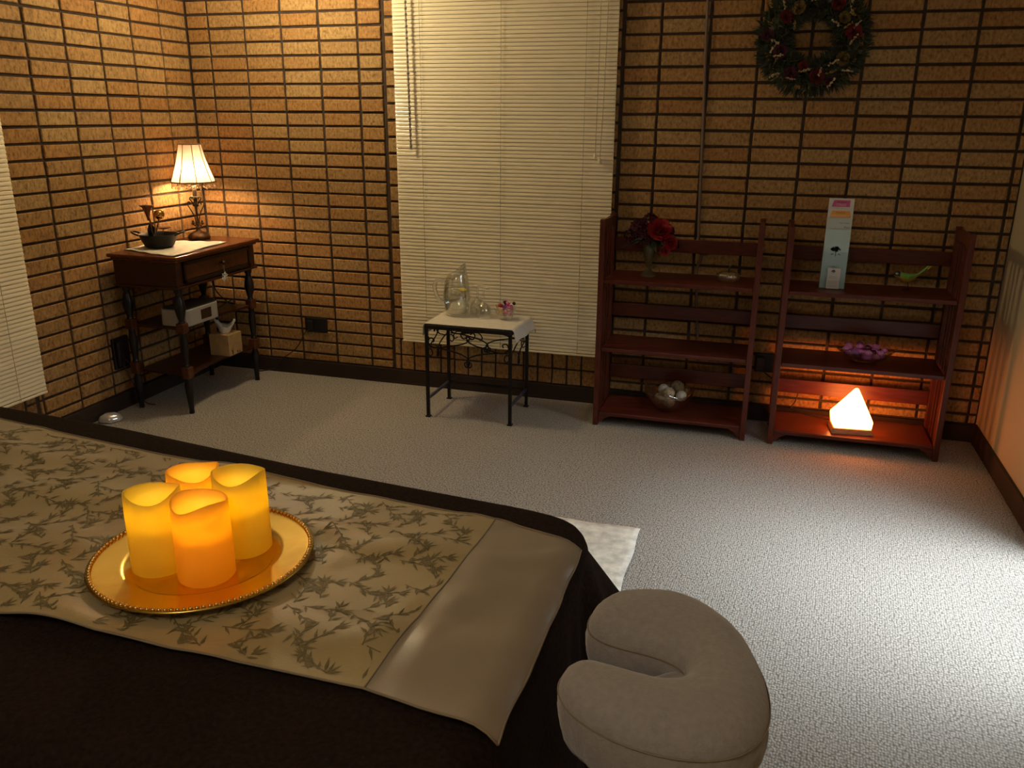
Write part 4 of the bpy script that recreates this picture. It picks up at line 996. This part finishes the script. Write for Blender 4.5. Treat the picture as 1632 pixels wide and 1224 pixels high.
# ------------------------------------------------------------------ face cradle
CZ=.720
spx=[(2.700,-3.088),(2.755,-3.060),(2.812,-3.062),(2.862,-3.098),(2.880,-3.160),(2.856,-3.222),(2.805,-3.244),(2.750,-3.232),(2.697,-3.206)]
root=thing('face_cradle','crescent shaped grey flannel covered face cushion at the end of the massage table','cushion',(2.79,-3.15,CZ))
OC=[(2.664,-3.105),(2.664,-3.060),(2.690,-3.022),(2.735,-3.002),(2.785,-2.996),(2.830,-3.012),(2.868,-3.050),(2.896,-3.105),(2.912,-3.165),(2.912,-3.225),(2.888,-3.272),(2.840,-3.296),(2.785,-3.298),(2.730,-3.286),(2.682,-3.262),(2.656,-3.232),(2.654,-3.198),(2.672,-3.178),(2.705,-3.180),(2.752,-3.186),(2.800,-3.188),(2.822,-3.172),(2.816,-3.146),(2.780,-3.131),(2.730,-3.126),(2.695,-3.122)]
OC=[(a+.020*max(0,(2.79-a)/.13),b) for a,b in OC]
op=resample(spl([(a-2.79,b+3.15,0) for a,b in OC+OC[:1]],6)[:-1],170)
for _ in range(14): op=[(op[i-1]+op[i]*2+op[(i+1)%len(op)])/4 for i in range(len(op))]
n=len(op); on=[]
for i in range(n):
    t=(op[(i+2)%n]-op[i-2]).normalized(); on.append(Vector((-t.y,t.x,0)))
if on[0].x>0: on=[-q for q in on]
prof=[(-.022,-.020),(-.008,-.014),(-.002,.0),(.001,.018),(.0015,.036),(.0,.050),(-.002,.058),(-.006,.066),(-.012,.0725),(-.019,.077),(-.027,.080)]
mb=MB(); vs=[]
for k,(o_,z) in enumerate(prof):
    for i in range(n):
        p=op[i]; wk=.0045*noise.noise(Vector((p.x*55,p.y*55,3+k*.25)))*(1 if k<5 else .12)+(.002 if k<5 else .0008)*noise.noise(Vector((p.x*160,p.y*160,8+k*.2)))
        q=p+on[i]*(o_+wk); vs.append((q.x,q.y,z+.002*noise.noise(Vector((p.x*18,p.y*18,1)))))
m=len(prof)
mb.add(vs,[(i*n+k,i*n+(k+1)%n,(i+1)*n+(k+1)%n,(i+1)*n+k) for i in range(m-1) for k in range(n)],0,True)
bm=bmesh.new(); bv=[bm.verts.new(v) for v in vs[-n:]]; be=[bm.edges.new((bv[k],bv[(k+1)%n])) for k in range(n)]
bmesh.ops.triangle_fill(bm,use_beauty=True,edges=be,use_dissolve=False); 
bmesh.ops.subdivide_edges(bm,edges=[e for e in bm.edges if len(e.link_faces)==2 and e.calc_length()>.03],cuts=3,use_grid_fill=True)
bmesh.ops.triangulate(bm,faces=bm.faces)
bm.verts.ensure_lookup_table()
for k,v in enumerate(bm.verts): v.index=k
for v in bm.verts:
    if not v.is_boundary:
        dmin=min((Vector((v.co.x,v.co.y,0))-p).length for p in op); v.co.z=.080+.006*min(1,max(0,(dmin-.027)/.03))
mb.add([tuple(v.co) for v in bm.verts],[[v.index for v in f_.verts] for f_ in bm.faces],0,True); bm.free()
cush=mb.obj('cushion_cover',M['flannel'],root); md=cush.modifiers.new('w','WELD'); md.merge_threshold=.0004
mb=MB(); mb.grid(lambda a,v:(-.075+.120*a,-.038+.046*v+.003,.012+.052*a*a+.004*noise.noise(Vector((a*5,v*3,0)))),18,8); mb.obj('inner_cover',M['flannel'],root,solid=.003)
mb=MB(); mb.tube([op[i%n]+on[i%n]*.0012+Vector((0,0,.050)) for i in range(n+1)],.0010,5,caps=False); mb.obj('seam',M['hem'],cush)
mb=MB(); mb.box(-.02,.04,-.085,.088,-.030,-.018); mb.box(-.05,.06,-.02,.0,-.045,-.030)
mb.obj('support_frame',M['black'],root,bevel=.003)
# floor mat
mb=MB()
def fn(a,v):
    x=2.14+.389*a; y=-1.86+.535*v; return (x+.003*math.sin(v*12)*a,y+.004*math.sin(a*9)*v,.006+.002*noise.noise(Vector((x*12,y*12,0))))
mb.grid(fn,16,20); tag(mb.obj('floor_mat',M['matcloth'],solid=.005),'small whitish patterned mat on the carpet just beyond the blanket corner','mat')
# ------------------------------------------------------------------ lights
def light(kind,name,loc,e,col,size=.1,rot=None,sy=None,spread=None):
    l=bpy.data.lights.new(name,kind); l.energy=e; l.color=col
    if kind=='AREA':
        l.size=size
        if sy: l.shape='RECTANGLE'; l.size_y=sy
        if spread: l.spread=spread
    else: l.shadow_soft_size=size
    o=bpy.data.objects.new(name,l); COL.objects.link(o); o.location=loc
    if rot: o.rotation_euler=rot
    return o
light('POINT','swag_lamp_light',(.64,-.56,2.08),27,(1,.82,.50),.06)
light('POINT','added_fill_light',(2.3,-4.5,2.25),19,(1,.90,.76),.25)  # unseen fill light added behind the camera to brighten the foreground
light('AREA','daylight_door',(XR+.32,-1.60,1.35),19,(.80,.92,1),.7,(0,math.radians(30),0),.9,math.radians(110))
sun=light('SUN','daylight_sun',(XR+2,-3,4),15,(.80,.91,1),.1); sun.data.angle=math.radians(34)
sun.rotation_euler=Vector((-.40,.10,-1)).to_track_quat('-Z','Y').to_euler()
w=bpy.data.worlds.new('world'); sc.world=w; w.use_nodes=True
w.node_tree.nodes['Background'].inputs[0].default_value=(.55,.72,1,1); w.node_tree.nodes['Background'].inputs[1].default_value=.08
# ------------------------------------------------------------------ view
sc.view_settings.view_transform='Standard'; sc.view_settings.look='None'; sc.view_settings.gamma=1; sc.view_settings.exposure=0.08
sc.view_settings.use_curve_mapping=False
